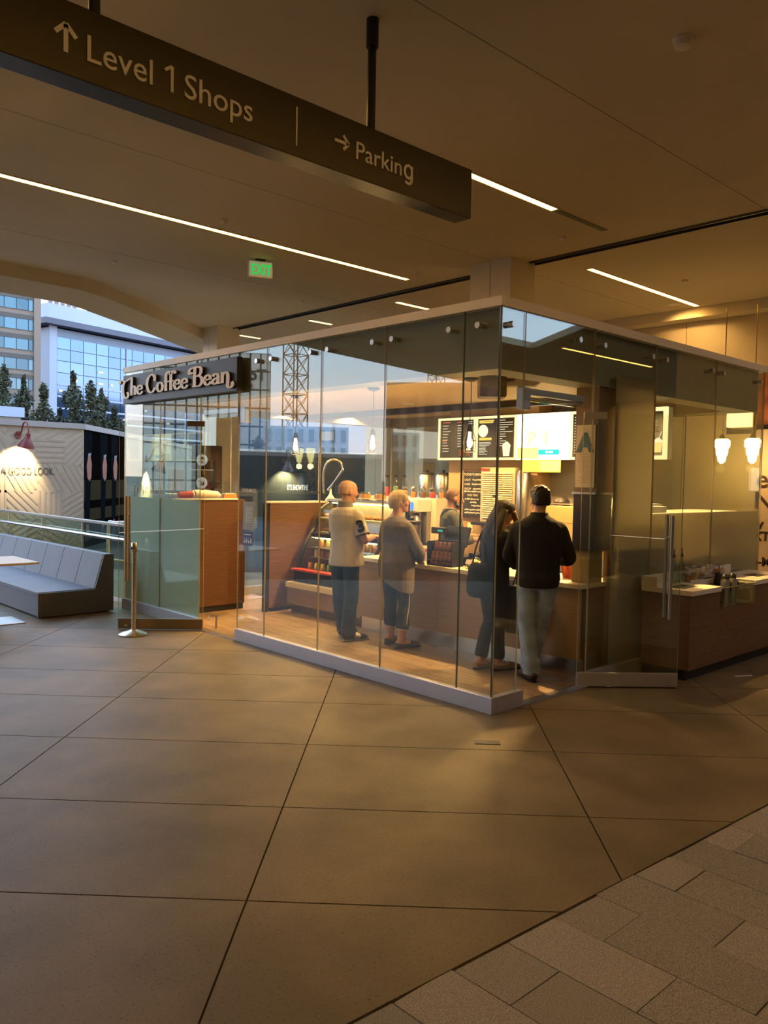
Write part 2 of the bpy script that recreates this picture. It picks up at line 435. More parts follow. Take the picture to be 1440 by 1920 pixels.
# columns that carry the ceiling
M_col = mat('column_paint', (.80, .70, .52), .6)
def column(x0, x1, y0, y1, z0, seam):
    c = thing('column', None, None, ((x0+x1)/2, (y0+y1)/2, z0), kind='structure')
    obj('column_panel', MB().box(x0, x1, y0, seam-.004, z0, H), M_col, c)
    obj('column_panel', MB().box(x0, x1, seam+.004, y1, z0, H), M_col, c)
    obj('column_core', MB().box(x0+.02, x1-.02, y0+.02, y1-.02, z0, H), M_joint, c)
column(7.67, 8.14, 6.06, 6.69, 3.1, 6.37)
column(7.70, 8.17, 12.62, 13.1, 0, 12.9)
column(10.55, 11.15, 11.2, 11.8, 0, 11.5)
column(10.30, 10.62, 9.98, 10.42, 0, 10.2)

# ------------------------------------------------------------------ ceiling fittings
M_led = emit('led_strip', (1.0, .53, .115), 19.5)
def led(x0, x1, y, label, wd=.075, on=True, grp='recessed ceiling light strips'):
    t = thing('ceiling_light', label, 'ceiling light', ((x0+x1)/2, y, H), group=grp)
    obj('frame', MB().box(x0-.03, x1+.03, y-wd/2-.02, y-wd/2, H-.008, H+.03).box(x0-.03, x1+.03, y+wd/2, y+wd/2+.02, H-.008, H+.03).box(x0-.03, x0, y-wd/2, y+wd/2, H-.008, H+.03).box(x1, x1+.03, y-wd/2, y+wd/2, H-.008, H+.03), M_trim, t)
    obj('diffuser', MB().box(x0, x1, y-wd/2, y+wd/2, H-.004, H-.001), M_led if on else M_soff, t)
    return t
led(-3.2, 7.63, 7.76, 'long lit ceiling strip running above the exit sign')
t = led(1.2, 6.64, 4.73, 'lit ceiling strip partly behind the hanging sign, with an unlit dark end')
obj('dark_diffuser', MB().box(6.66, 7.55, 4.70, 4.765, H-.006, H-.001), M_soff, t, label='unlit dark end of the light strip')
led(8.78, 11.65, 5.70, 'lit ceiling strip right of the square column')
led(8.5, 9.22, 8.86, 'short lit ceiling strip just left of the square column')
led(8.5, 8.98, 10.99, 'short lit ceiling strip second from the column above the cream trim')
led(8.5, 8.98, 13.16, 'short lit ceiling strip furthest left above the cream trim')
led(-3.2, 6.6, 1.4, 'ceiling light strip over the walkway before the kiosk')
led(-3.2, 6.6, -1.9, 'ceiling light strip behind the viewer')
led(8.6, 11.6, 1.9, 'ceiling light strip over the walkway right of the kiosk')
led(13.6, 17.1, -1.8, 'ceiling light strip far to the right, mirrored in the right glass')
for i, (x, y, r, lab) in enumerate([(4.63, 2.41, .05, 'round cream detector on the plain ceiling at top right'), (4.59, 7.41, .035, 'small sprinkler cap on ceiling beside the long light strip'), (7.47, 7.42, .035, 'small sprinkler cap past the end of the long light strip'),
        (7.46, 5.2, .035, 'small sprinkler cap between the dark strip end and the ceiling slot'), (7.51, 9.92, .035, 'small sprinkler cap between the exit sign and the ceiling slot'), (4.51, 9.84, .035, 'small sprinkler cap near the curved roof edge'), (10.09, 5.11, .035, 'small sprinkler cap right of the ceiling slot')]):
    t = thing('smoke_detector' if i == 0 else 'sprinkler_cap', lab, 'detector' if i == 0 else 'sprinkler', (x, y, H))
    obj('plate', MB().lathe([(r*1.25, H-.012), (r*1.25, H)], (x, y, 0)), M_trim, t, smooth=True)
    obj('dome', MB().lathe([(r*.6, H-.06 if i == 0 else H-.03), (r, H-.05 if i == 0 else H-.022), (r, H-.012)], (x, y, 0)), M_trim, t, smooth=True)
t = thing('recessed_spotlight', 'small recessed wall washer lighting the beige stone wall at the right', 'ceiling light', (11.35, 5.9, H))
obj('ring', MB()._lathe([(.06, -.006), (.085, -.008), (.09, 0), (.06, 0)], (11.35, 5.9, H), 18), M_trim, t)
obj('lens', MB().cyl(11.35, 5.9, H-.005, H-.001, .06), emit('washer_lens', (1, .75, .35), 8.0), t)
light('lamp', 'SPOT', (11.35, 5.9, H-.03), 45, (1, .60, .20), parent=t, size=.05, rot=(0, R(-32), 0), spot=120)
# exit sign
t = thing('exit_sign', 'small white exit sign with green letters hanging from the ceiling', 'exit sign', (5.69, 8.42, H))
az = R(-22)
mt = Matrix.Translation((5.72, 8.40, 4.275)) @ Matrix.Rotation(az, 4, 'Z')
obj('mount', MB().box(-.06, .06, -.03, .03, .105, .125).xf(mt), M_black, t)
obj('housing', MB().box(-.155, .155, -.02, .02, -.10, .105, .008).xf(mt), mat('exit_white', (.85, .82, .70), .5), t)
obj('face_plate', MB().box(-.14, .14, -.024, -.021, -.085, .09).xf(mt), emit('exit_face_lit', (.62, .60, .30), .42), t)
mb = text_mb('EXIT', .17, .006, bold=.006, sx=.72).xf(mt @ Matrix.Translation((0.01, -.026, -.06)) @ Matrix.Rotation(R(90), 4, 'X'))
obj('lettering', mb, emit('exit_green', (.05, .55, .08), 1.0), t)

# hanging wayfinding sign, along X at y = 3.5
SY = 3.504
t = thing('hanging_sign', 'long dark hanging sign with white arrows reading Level 1 Shops and Parking', 'sign', (2.3, SY, 3.75))
obj('sign_board', MB().box(.35, 4.01, SY, SY+.14, 3.435, 3.745, .004), mat('sign_bronze', (.045, .036, .022), .35, metal=.5), t)
for x in (1.54, 3.19):
    rod = obj('rod', MB().cyl(x, SY+.07, 3.74, H, .025), M_black, t, smooth=True)
    obj('rod_collar', MB().cyl(x, SY+.07, H-.16, H, .036), M_black, rod, smooth=True)
M_let = mat('sign_letter_white', (.90, .86, .80), .5)
yf = SY-.003
def fit(mb, x0, x1):
    a = min(v[0] for v in mb.v); b = max(v[0] for v in mb.v); k = (x1-x0)/(b-a)
    mb.v = [(x0+(v[0]-a)*k, v[1], v[2]) for v in mb.v]; return mb
def stroke(paths, w_, y, mx, mz, s):
    m_ = MB()
    for k, pts in enumerate(paths):
        sp = spline([(a, b, 0) for a, b in pts], 6) if len(pts) > 2 else [Vector((a, b, 0)) for a, b in pts]
        L_, R_ = [], []
        for i, v in enumerate(sp):
            d = (sp[min(i+1, len(sp)-1)]-sp[max(i-1, 0)]).normalized(); n_ = Vector((-d.y, d.x, 0))*w_/2
            L_.append(v+n_); R_.append(v-n_)
        for i in range(len(sp)-1):
            m_.extr([(mx+q_.x*s, mz+q_.y*s) for q_ in (L_[i], L_[i+1], R_[i+1], R_[i])], 1, y-.002-.0004*k, y+.002)
    return m_
I4 = Matrix.Identity(4)
word = lambda s, size, z: text_mb(s, size, .004, 'LEFT', .0003).xf(face_m((0, yf, z), XR))
obj('lettering', fit(word('Level', .160, 3.524), 1.478, 1.782), M_let, t)
obj('lettering', stroke([[(0, .78), (.30, 1.0)], [(.30, 1.0), (.30, 0)]], .12, yf, 1.845, 3.524, .117), M_let, t)
obj('lettering', fit(word('Shops', .160, 3.524), 1.945, 2.325), M_let, t)
obj('lettering', fit(word('Parkin', .140, 3.540), 3.018, 3.375), M_let, t)
obj('lettering', stroke([[(.62, .52), (.42, .70), (.16, .62), (.06, .36), (.16, .08), (.42, .0), (.62, .18)], [(.62, .70), (.62, .3), (.62, -.05), (.52, -.26), (.30, -.30), (.10, -.24)]], .15, yf, 3.395, 3.540, .105), M_let, t)
obj('divider_line', MB().box(2.598, 2.606, yf-.002, SY, 3.49, 3.69), M_let, t)
def arrow(cx, cz, s, ang):
    m = MB()
    for a, b, c_, d in ((0, -1, 0, .85), (0, .9, -.72, .15), (0, .9, .72, .15)):
        p0, p1 = Vector((a, b)), Vector((c_, d)); dv = (p1-p0).normalized(); nv = Vector((-dv.y, dv.x))*.16
        q0 = [p0+nv, p0-nv, p1-nv, p1+nv]
        m.extr([(v.x*math.cos(ang)-v.y*math.sin(ang), v.x*math.sin(ang)+v.y*math.cos(ang)) for v in q0], 1, 0, .004)
    m.v = [(cx+v[0]*s, v[1], cz+v[2]*s) for v in m.v]; return m
m_ = arrow(1.385, 3.588, .062, 0); m_.v = [(v[0], v[1]+yf-.002, v[2]) for v in m_.v]; obj('arrow', m_, M_let, t)
m_ = arrow(2.915, 3.60, .053, R(-90)); m_.v = [(v[0], v[1]+yf-.002, v[2]) for v in m_.v]; obj('arrow', m_, M_let, t)

# ================================================================== KIOSK SHELL
X0, Y0, X1, Y1 = 4.703, 3.796, 9.47, 9.92
ZB, ZT = .125, 3.03
kl = thing('wall_front_left', None, None, (X0, 6.8, 0), kind='structure')
kr = thing('wall_front_right', None, None, (7.1, Y0, 0), kind='structure')
kb = thing('wall_back', None, None, (X1, 6.8, 0), kind='structure')
ks = thing('wall_side', None, None, (7.1, Y1, 0), kind='structure')
def pane_y(x, y0, y1, z0, z1, par, bolts=()):
    o = obj('glass_pane', MB().box(x-.006, x+.006, y0+.004, y1-.004, z0, z1), M_glass, par)
    mb = MB().box(x-.0065, x+.0065, y0+.0025, y0+.0042, z0, z1).box(x-.0065, x+.0065, y1-.0042, y1-.0025, z0, z1)
    obj('glass_edge', mb, M_edge if y0 > 3.9 else M_edgeg, o)
    for b in bolts:
        k = obj('glass_bolt', MB().tube([(x-.05, b, 2.905), (x-.006, b, 2.905)], .024, 12).tube([(x+.006, b, 2.905), (x+.05, b, 2.905)], .018, 10), M_steel, o, smooth=True)
def pane_x(y, x0, x1, z0, z1, par, bolts=()):
    o = obj('glass_pane', MB().box(x0+.004, x1-.004, y-.006, y+.006, z0, z1), M_glass, par)
    mb = MB().box(x0+.0025, x0+.0042, y-.0065, y+.0065, z0, z1).box(x1-.0042, x1-.0025, y-.0065, y+.0065, z0, z1)
    obj('glass_edge', mb, M_edge, o)
    for b in bolts:
        obj('glass_bolt', MB().tube([(b, y-.05, 2.905), (b, y-.006, 2.905)], .024, 12).tube([(b, y+.006, 2.905), (b, y+.05, 2.905)], .018, 10), M_steel, o, smooth=True)
for y0, y1, b in [(Y0, 4.145, (3.98,)), (4.145, 5.025, (4.27, 4.91)), (5.025, 5.885, (5.15, 5.76)), (5.885, 6.755, (6.01, 6.64)), (6.755, 7.255, (6.89,))]:
    pane_y(X0, y0, y1, ZB-.02, ZT, kl, b)
pane_y(X0, 7.27, 8.02, 2.36, ZT, kl); pane_y(X0, 8.03, 8.97, ZB-.02, ZT, kl, (8.2,)); pane_y(X0, 8.97, Y1, ZB-.02, ZT, kl, (9.2, 9.8))
pane_x(Y0, X0+.008, 5.0, ZB-.02, ZT, kr, (4.8,)); pane_x(Y0, 5.0, 5.95, 2.36, ZT, kr, (5.68,))
pane_x(Y0, 5.96, 7.0, ZB-.02, ZT, kr, (6.05, 6.86)); pane_x(Y0, 7.0, 8.25, ZB-.02, ZT, kr, (7.12, 8.08)); pane_x(Y0, 8.25, X1, ZB-.02, ZT, kr, (8.33, 9.27))
for y0, y1 in zip([3.81, 5.33, 6.86, 8.39], [5.33, 6.86, 8.39, 9.91]): pane_y(X1, y0, y1, ZB-.02, ZT, kb)
for x0, x1 in zip([4.72, 6.3, 7.9], [6.3, 7.9, 9.46]): pane_x(Y1, x0, x1, ZB-.02, ZT, ks)
obj('base_rail', MB().box(X0-.03, X0+.03, Y0-.03, 7.255, 0, ZB, .004), M_alu, kl)
obj('base_rail', MB().box(X0-.03, X0+.03, 8.02, Y1, 0, ZB, .004), M_alu, kl)
obj('base_rail', MB().box(X0+.031, 5.06, Y0-.03, Y0+.03, 0, ZB, .004), M_alu, kr)
obj('base_rail', MB().box(5.96, X1, Y0-.03, Y0+.03, 0, ZB, .004), M_alu, kr)
obj('base_rail', MB().box(X1-.03, X1+.03, Y0+.04, Y1, 0, ZB), M_alu, kb)
obj('base_rail', MB().box(X0+.04, X1-.04, Y1-.03, Y1+.03, 0, ZB), M_alu, ks)
# frosted film (on the inner face of the glass)
obj('frosted_film', MB().box(X0+.0075, X0+.009, 8.04, Y1-.02, ZB, 1.45), M_filml, kl)
obj('frosted_film', MB().box(6.33, X1-.02, Y0+.0075, Y0+.009, ZB, 1.455), M_film, kr)
obj('frosted_film', MB().box(6.33, 7.02, Y0+.0075, Y0+.009, 1.455, 2.69), M_film, kr)
# thresholds
obj('threshold', MB().box(X0-.04, X0+.04, 7.26, 8.02, 0, .012), M_steel, kl)
obj('threshold', MB().box(5.065, 5.955, Y0-.04, Y0+.04, 0, .012), M_steel, kr)
# roof with cream fascia, perimeter soffit beam
rf = thing('trim_3', None, None, (7.1, 6.8, ZT), kind='structure')
obj('fascia', MB().box(X0-.02, X0+.05, Y0-.02, Y1+.02, ZT, 3.10), M_trim, rf)
obj('fascia', MB().box(X0+.05, X1+.02, Y0-.02, Y0+.05, ZT, 3.10), M_trim, rf)
obj('fascia', MB().box(X1-.05, X1+.02, Y0+.05, Y1+.02, ZT, 3.10), M_trim, rf)
obj('fascia', MB().box(X0+.05, X1-.05, Y1-.05, Y1+.02, ZT, 3.10), M_trim, rf)
obj('roof_deck', MB().box(X0+.05, X1-.05, Y0+.05, Y1-.05, 3.03, 3.08), M_soff, rf)
so = thing('trim_4', None, None, (7.1, 6.8, 2.58), kind='structure')
obj('soffit', MB().box(X0+.05, X0+.30, Y0+.05, Y1-.05, 2.58, 3.03), M_soff, so)
obj('soffit', MB().box(X0+.30, X1-.05, Y0+.05, Y0+.30, 2.58, 3.03), M_soff, so)
obj('soffit', MB().box(X1-.30, X1-.05, Y0+.30, Y1-.05, 2.58, 3.03), M_soff, so)
obj('soffit', MB().box(X0+.30, X1-.30, Y1-.30, Y1-.05, 2.58, 3.03), M_soff, so)
M_kc = mat('kiosk_ceiling_paint', (.74, .55, .28), .6, scale=.7, var=.05)
kc = thing('ceiling_kiosk', None, None, (6.2, 6.8, 2.66), kind='structure')
obj('ceiling_board', MB().box(X0+.30, 7.36, Y0+.30, Y1-.30, 2.66, 2.72), M_kc, kc)
obj('dark_bulkhead', MB().box(7.36, 7.46, Y0+.30, Y1-.30, 2.585, 2.80), mat('bulkhead_black', (.02, .016, .013), .6), kc)
obj('ceiling_board', MB().box(7.46, X1-.30, Y0+.30, Y1-.30, 2.72, 2.78), M_kc, kc)
# kiosk floor of wood-look planks
kf = thing('floor_kiosk', None, None, (7, 6.8, 0), kind='structure')
obj('plank_bed', MB().box(X0+.04, X1-.04, Y0+.05, Y1-.04, .001, .004), M_joint, kf)
pw = .148
for r_ in range(13):
    x = X0+.045+pw*r_
    y = Y0+.05 - random.uniform(0, .8)
    while y < Y1-.05:
        y2 = y+.9; a, b = max(y, Y0+.05)+.0015, min(y2, Y1-.05)-.0015
        if b-a > .04: obj('floor_plank', MB().box(x+.001, x+pw-.001, a, b, .004, .011), M_plank, kf)
        y = y2
obj('service_floor', MB().box(X0+.045+pw*13+.002, X1-.05, Y0+.05, Y1-.05, .004, .011), mat('rubber_floor', (.05, .045, .04), .7), kf)

# ------------------------------------------------------------------ doors
def glass_door(name, A, B, zt, rail, handle_mat, hx, hz0, hz1, post):
    A, B = Vector((*A, 0)), Vector((*B, 0)); L_ = (B-A).length; az = math.atan2(B.y-A.y, B.x-A.x)
    d = thing(name, None, None, A, kind='structure')
    M_ = Matrix.Translation(A) @ Matrix.Rotation(az, 4, 'Z')
    gp = obj('glass_panel', MB().box(0, L_, -.006, .006, .02+rail, zt).xf(M_), M_glass, d)
    obj('glass_edge', MB().box(-.002, 0, -.0062, .0062, .02+rail, zt).box(L_, L_+.002, -.0062, .0062, .02+rail, zt).xf(M_), M_edge, gp)
    br = obj('bottom_rail', MB().box(0, L_, -.022, .022, .012, .022+rail, .003).xf(M_), post, d)
    obj('lock', MB().tube([(L_-.09, -.03, .05), (L_-.09, .03, .05)], .016, 12).xf(M_), M_steel, br)
    obj('top_patch', MB().box(0, .19, -.022, .022, zt-.05, zt+.008, .003).xf(M_), post, d)
    hd = obj('pull_handle', MB().tube([(hx, -.06, hz0), (hx, -.06, hz1)], .016, 12).tube([(hx, .06, hz0), (hx, .06, hz1)], .016, 12).xf(M_), handle_mat, d, smooth=True)
    obj('handle_post', MB().tube([(hx, -.06, hz0+.2), (hx, .06, hz0+.2)], .012, 8).tube([(hx, -.06, hz1-.2), (hx, .06, hz1-.2)], .012, 8).xf(M_), handle_mat, hd, smooth=True)
    return d
glass_door('door_1', (4.694, 7.932), (3.989, 8.547), 2.33, .105, mat('copper_handle', (.42, .26, .13), .35, metal=1.0), .84, .55, 1.49, mat('bronze_patch', (.24, .18, .10), .35, metal=.7))
glass_door('door_2', (5.887, 3.832), (6.54, 3.261), 2.33, .105, M_steel, .76, .60, 1.48, M_alu)
def closer(name, lab, pts, loc):
    t = thing(name, lab, 'door closer', loc)
    a, b = Vector(pts[0]), Vector(pts[1]); az = math.atan2(b.y-a.y, b.x-a.x)
    mid = (a+b)/2
    obj('channel', MB().obox(mid, ((b-a).length, .05, .05), az, .004), M_alu, t)
    e = b; obj('bracket', MB().obox(e+Vector((0, 0, -.06)), (.09, .07, .17), az, .004), M_alu, t)
    obj('arm', MB().tube([a+Vector((0, 0, -.03)), mid+Vector((0, 0, -.05)), b+Vector((0, 0, -.05))], .012, 8), M_alu, t)
closer('door_closer', 'silver door closer bar over the left open doorway', [(4.74, 8.0, 2.43), (4.74, 7.2, 2.44)], (4.74, 7.6, 2.4))
closer('door_closer', 'silver door closer bar over the right open doorway', [(5.86, 3.84, 2.44), (5.06, 3.84, 2.44)], (5.4, 3.84, 2.4))
# ================================================================== SHOP SIGN
SX = 4.62
t = thing('shop_sign', 'charcoal fascia sign with cream swash letters reading The Coffee Bean', 'sign', (SX, 8.48, 2.62))
obj('sign_board', MB().box(SX, SX+.07, 7.18, 9.80, 2.62, 2.975, .004), mat('sign_charcoal', (.055, .055, .06), .5), t)
# letters drawn with a broad pen: thick downstrokes, thin cross strokes; units: x-height = 1
def pen(paths, thick=.30, thin=.12):
    out = []
    for pts, closed in paths:
        sp = spline([(a, b, 0) for a, b in pts], 7)
        L_, R_ = [], []
        for i, v in enumerate(sp):
            d = (sp[min(i+1, len(sp)-1)]-sp[max(i-1, 0)])
            if d.length < 1e-6: d = Vector((0, 1, 0))
            d.normalize(); n_ = Vector((-d.y, d.x, 0)); w_ = (thin+(thick-thin)*abs(d.y)**1.3)/2
            L_.append(v+n_*w_); R_.append(v-n_*w_)
        out.append((L_, R_))
    return out
def dot(x, y, r): return [([(x-r*.3, y), (x, y+r*.2), (x+r*.3, y)], 0)]
GL = {
 'T': (1.25, [([(-.25, 1.55), (-.32, 1.75), (-.18, 1.95), (.05, 1.92), (.35, 1.78), (.75, 1.80), (1.15, 1.98), (1.3, 2.02)], 0), ([(.52, 1.80), (.26, 1.45), (.16, .9), (.2, .25), (.45, -.22), (.75, -.28), (.98, 0), (.9, .3), (.7, .35)], 0)]),
 'h': (1.0, [([(.02, 2.05), (.22, 2.0), (.22, 1.0), (.22, 0)], 0), ([(.22, .7), (.4, .97), (.62, .98), (.74, .75), (.74, 0)], 0), ([(.06, .03), (.4, .03)], 0), ([(.58, .03), (.95, .03)], 0)]),
 'e': (.92, [([(.14, .50), (.45, .55), (.74, .60), (.70, .88), (.46, 1.0), (.2, .85), (.1, .5), (.22, .12), (.48, .0), (.74, .15), (.82, .28)], 0)]),
 'C': (1.5, [([(1.2, 1.25), (1.28, 1.55), (1.2, 1.75), (.95, 2.0), (.6, 1.95), (.3, 1.6), (.17, 1.0), (.3, .4), (.6, .04), (.95, .05), (1.2, .3), (1.3, .5)], 0), ([(1.27, 1.95), (1.27, 1.3)], 0)]),
 'o': (.98, [([(.48, 1.0), (.22, .85), (.12, .5), (.22, .13), (.48, 0), (.74, .13), (.84, .5), (.74, .85), (.48, 1.0)], 0)]),
 'f': (.66, [([(.86, 1.72), (.78, 1.98), (.55, 2.02), (.34, 1.75), (.3, 1.0), (.3, 0)], 0), ([(.05, .97), (.66, .97)], 0), ([(.12, .03), (.52, .03)], 0)]),
 'B': (1.45, [([(.12, 1.5), (-.2, 1.42), (-.3, 1.62), (-.12, 1.92), (.3, 2.02), (.75, 2.02), (1.1, 1.85), (1.1, 1.35), (.78, 1.1), (.42, 1.06)], 0), ([(.6, 1.08), (1.0, 1.02), (1.25, .72), (1.22, .3), (.95, .03), (.5, 0), (.1, .02)], 0), ([(.42, 2.0), (.38, 1.2), (.36, 0)], 0)]),
 'a': (.98, [([(.16, .78), (.28, .96), (.55, 1.0), (.72, .82), (.72, .2), (.80, .03), (.96, .06)], 0), ([(.72, .58), (.4, .52), (.14, .34), (.16, .1), (.36, 0), (.58, .1), (.72, .3)], 0)]),
 'n': (1.3, [([(.03, .96), (.2, .95), (.22, .5), (.22, 0)], 0), ([(.22, .7), (.4, .96), (.62, 1.0), (.8, .8), (.82, .2), (.8, -.3), (.95, -.55), (1.2, -.5), (1.32, -.2), (1.22, -.02)], 0), ([(.06, .03), (.4, .03)], 0)]),
 ' ': (.42, []),
}
U = .112
adv = sum(GL[c][0] for c in 'The Coffee Bean')
SXC = (9.80-7.22)/(adv*U+.02)
xcur = 0.0
M_cream = mat('sign_cream', (.92, .76, .54), .5); M_return = mat('letter_return', (.02, .018, .016), .5)  # dark sides of the raised letters
for c in 'The Coffee Bean':
    wd, paths = GL[c]
    if paths:
        face, ret = MB(), MB()
        for k, (L_, R_) in enumerate(pen(paths, .36, .15)):
            n_ = len(L_)
            pos = lambda v, x: (x, 9.765-(xcur+v.x)*U*SXC, 2.715+v.y*U*.92)
            for m_, xa, xb in ((face, SX-.034-.0006*k, SX-.030), (ret, SX-.030, SX)):
                vs = [pos(v, xa) for v in L_]+[pos(v, xa) for v in R_]+[pos(v, xb) for v in L_]+[pos(v, xb) for v in R_]
                fs = []
                for i in range(n_-1):
                    fs += [(i, i+1, n_+i+1, n_+i), (2*n_+i, 3*n_+i, 3*n_+i+1, 2*n_+i+1), (i, 2*n_+i, 2*n_+i+1, i+1), (n_+i, n_+i+1, 3*n_+i+1, 3*n_+i)]
                fs += [(0, n_, 3*n_, 2*n_), (n_-1, 3*n_-1, 4*n_-1, 2*n_-1)]
                m_.add(vs, fs)
        lo = obj('letter', ret, M_return, t); obj('letter_face', face, M_cream, lo)
    xcur += wd

# ================================================================== INSIDE THE KIOSK
# service counter
CX = 6.10
t = thing('service_counter', 'long wood fronted service counter with cream top and steel kick plate', 'counter', (6.35, 5.4, 0))
ct = obj('countertop', MB().box(CX-.04, 6.70, 3.93, 6.90, .808, .85, .004), M_stone, t)
for y0, y1 in ((3.95, 4.42), (4.42, 5.65), (5.65, 6.90)):
    obj('front_panel', MB().box(CX, CX+.02, y0+.002, y1-.002, .17, .808), M_oak, t)
for y0, y1 in ((3.95, 4.9), (4.9, 5.9), (5.9, 6.9)):
    obj('kick_plate', MB().box(CX+.06, CX+.07, y0+.001, y1-.001, .011, .17), M_steel, t)
obj('carcass', MB().box(CX+.08, 6.66, 3.95, 6.90, .011, .80), M_wood, t)
# pastry case: stepped, curved profile
t = thing('pastry_case', 'curved black framed glass pastry display case on a wooden ledge', 'display case', (6.5, 7.65, 0))
YA, YB = 6.93, 8.36
obj('ledge', MB().box(6.14, 6.9, YA, YB, .335, .40, .004), M_stone, t)
obj('base_panel', MB().box(6.17, 6.19, YA, YB, .12, .335), M_oak, t)
obj('base_box', MB().box(6.24, 6.9, YA, YB, .011, .335), M_wood, t)
obj('black_plinth', MB().box(6.26, 6.9, YA+.02, YB-.02, .40, .545, .004), M_black, t)
prof = [(6.31, .545), (6.345, .70), (6.42, .86), (6.52, 1.0), (6.58, 1.08), (6.62, 1.2), (6.68, 1.32), (6.80, 1.40), (6.92, 1.42)]
for y in (YA+.02, YB-.04):
    obj('end_frame', MB().tube([(x, y, z) for x, z in prof], .028, 6).box(6.9, 6.94, y-.02, y+.02, .545, 1.44), M_black, t)
    pl = prof + [(6.92, .545)]
    obj('end_glass', MB().extr(pl, 1, y-.003, y+.003), M_clear, t)
mb = MB()
for (xa, za), (xb, zb) in zip(prof, prof[1:]):
    mb.add([(xa, YA+.03, za), (xb, YA+.03, zb), (xb, YB-.05, zb), (xa, YB-.05, za)], [(0, 1, 2, 3)])
obj('curved_glass', mb, M_clear, t, smooth=True)
obj('back_panel', MB().box(6.93, 6.95, YA+.02, YB-.02, .4, 1.44), mat('case_back', (.60, .46, .26), .5), t)
obj('top_panel', MB().box(6.80, 6.95, YA+.01, YB-.01, 1.43, 1.46), M_steel, t)
obj('middle_beam', MB().box(6.50, 6.9, YA+.03, YB-.05, .965, 1.02, .004), M_black, t)
for z in (.70, .83):
    obj('shelf', MB().box(6.46, 6.9, YA+.04, YB-.06, z, z+.008), M_steel, t)
for z, x in ((.955, 6.56), (1.41, 6.84)):
    obj('case_light', MB().box(x, x+.05, YA+.05, YB-.07, z-.012, z), emit('case_lamp', (1.0, .80, .42), 14.0), t)
obj('shelf', MB().box(6.56, 6.9, YA+.04, YB-.06, 1.20, 1.208), M_clear, t)
# food in the case
ORD = ('first', 'second', 'third', 'fourth', 'fifth', 'sixth', 'seventh', 'eighth', 'ninth', 'tenth')
cols = [('red', (.55, .05, .03)), ('orange', (.70, .28, .04)), ('yellow', (.70, .52, .10)), ('green', (.16, .36, .08)), ('white', (.72, .66, .55)), ('brown', (.28, .12, .05))]
kinds = ['snack pouch', 'bottled drink', 'fruit cup']
def pouch(x, y, z, cn, cc, lab):
    m_ = MB().tube([(x, y, z), (x, y, z+.02), (x, y, z+.07), (x, y, z+.10), (x, y, z+.105)], [.036, .042, .036, .03, .028], 8, flat=[.014, .024, .020, .004, .003])
    solo('snack_pouch', m_, mat('pouch_'+cn, cc, .35), lab, 'snack', (x, y, z), 'packaged snacks in the pastry case', True)
idx = 0
for r_, (z, x) in enumerate(((.545, 6.40), (.708, 6.50), (.838, 6.58))):
    for k in range(10):
        y = YA+.12+k*.125
        cn, cc = cols[(idx*5+r_+k//2) % 6]; idx += 1
        if r_ == 1 and k % 3 == 1:
            m_ = MB().lathe([(.026, 0), (.028, .01), (.028, .07), (.012, .09), (.012, .105)], (x, y, z), 10)
            solo('juice_bottle', m_, mat('juice_'+cn, cc, .2), f'{cn} juice bottle on the {("bottom","middle","upper")[r_]} shelf of the pastry case, {ORD[9-k]} from left', 'bottle', (x, y, z), 'packaged snacks in the pastry case', True)
        else:
            pouch(x, y, z, cn, cc, f'{cn} snack pouch on the {("bottom","middle","upper")[r_]} shelf of the pastry case, {ORD[9-k]} from left')
mb = MB().box(6.20, 6.33, YA+.1, YB-.02, .548, .572, .004)
solo('red_tray', mb, mat('red_tray', (.50, .05, .025), .4), 'long red merchandise tray along the foot of the pastry case', 'tray', (6.26, 7.6, .548))
M_bun = mat('baked_crust', (.48, .22, .07), .6, var=.2, scale=30)
for lev, (z, x) in enumerate(((1.022, 6.70), (1.21, 6.74))):
    for k in range(7):
        y = YA+.15+k*.19
        tr = solo('pastry_plate', MB().box(x-.09, x+.11, y-.085, y+.085, z, z+.012, .003), M_white, 'white plate of pastries on the %s deck of the case, %s from the half wall' % (('lower', 'upper')[lev], ORD[6-k]), 'plate', (x, y, z), 'plates in the pastry case')
        for j in range(3):
            yy = y-.05+.05*j
            solo('pastry', MB().ball((x, yy, z+.035), (.05, .022, .024), 10, 6), M_bun, '%s golden pastry on the %s plate from the half wall, %s deck of the case' % (('right', 'middle', 'left')[j], ORD[6-k], ('lower', 'upper')[lev]), 'pastry', (x, yy, z+.012), 'pastries in the lit case', True)
# loaves and cakes under domes on top of the case
for k, y in enumerate((7.1, 7.38, 7.66)):
    t = thing('cake_stand', ['round cake under a glass dome on the case top, nearest the brewers', 'round cake under a glass dome on the case top, middle of three', 'round cake under a glass dome on the case top, nearest the faucet'][k], 'cake stand', (6.86, y, 1.46))
    obj('plate', MB().lathe([(.05, 0), (.05, .01), (.10, .02), (.10, .028)], (6.86, y, 1.46), 14), M_white, t, smooth=True)
    obj('cake', MB().cyl(6.86, y, 1.489, 1.54, .075, .07), M_bun, t, smooth=True)
    obj('dome', MB().lathe([(.092, .03), (.09, .08), (.06, .105), (.012, .115), (.015, .135)], (6.86, y, 1.46), 14), M_clear, t, smooth=True)

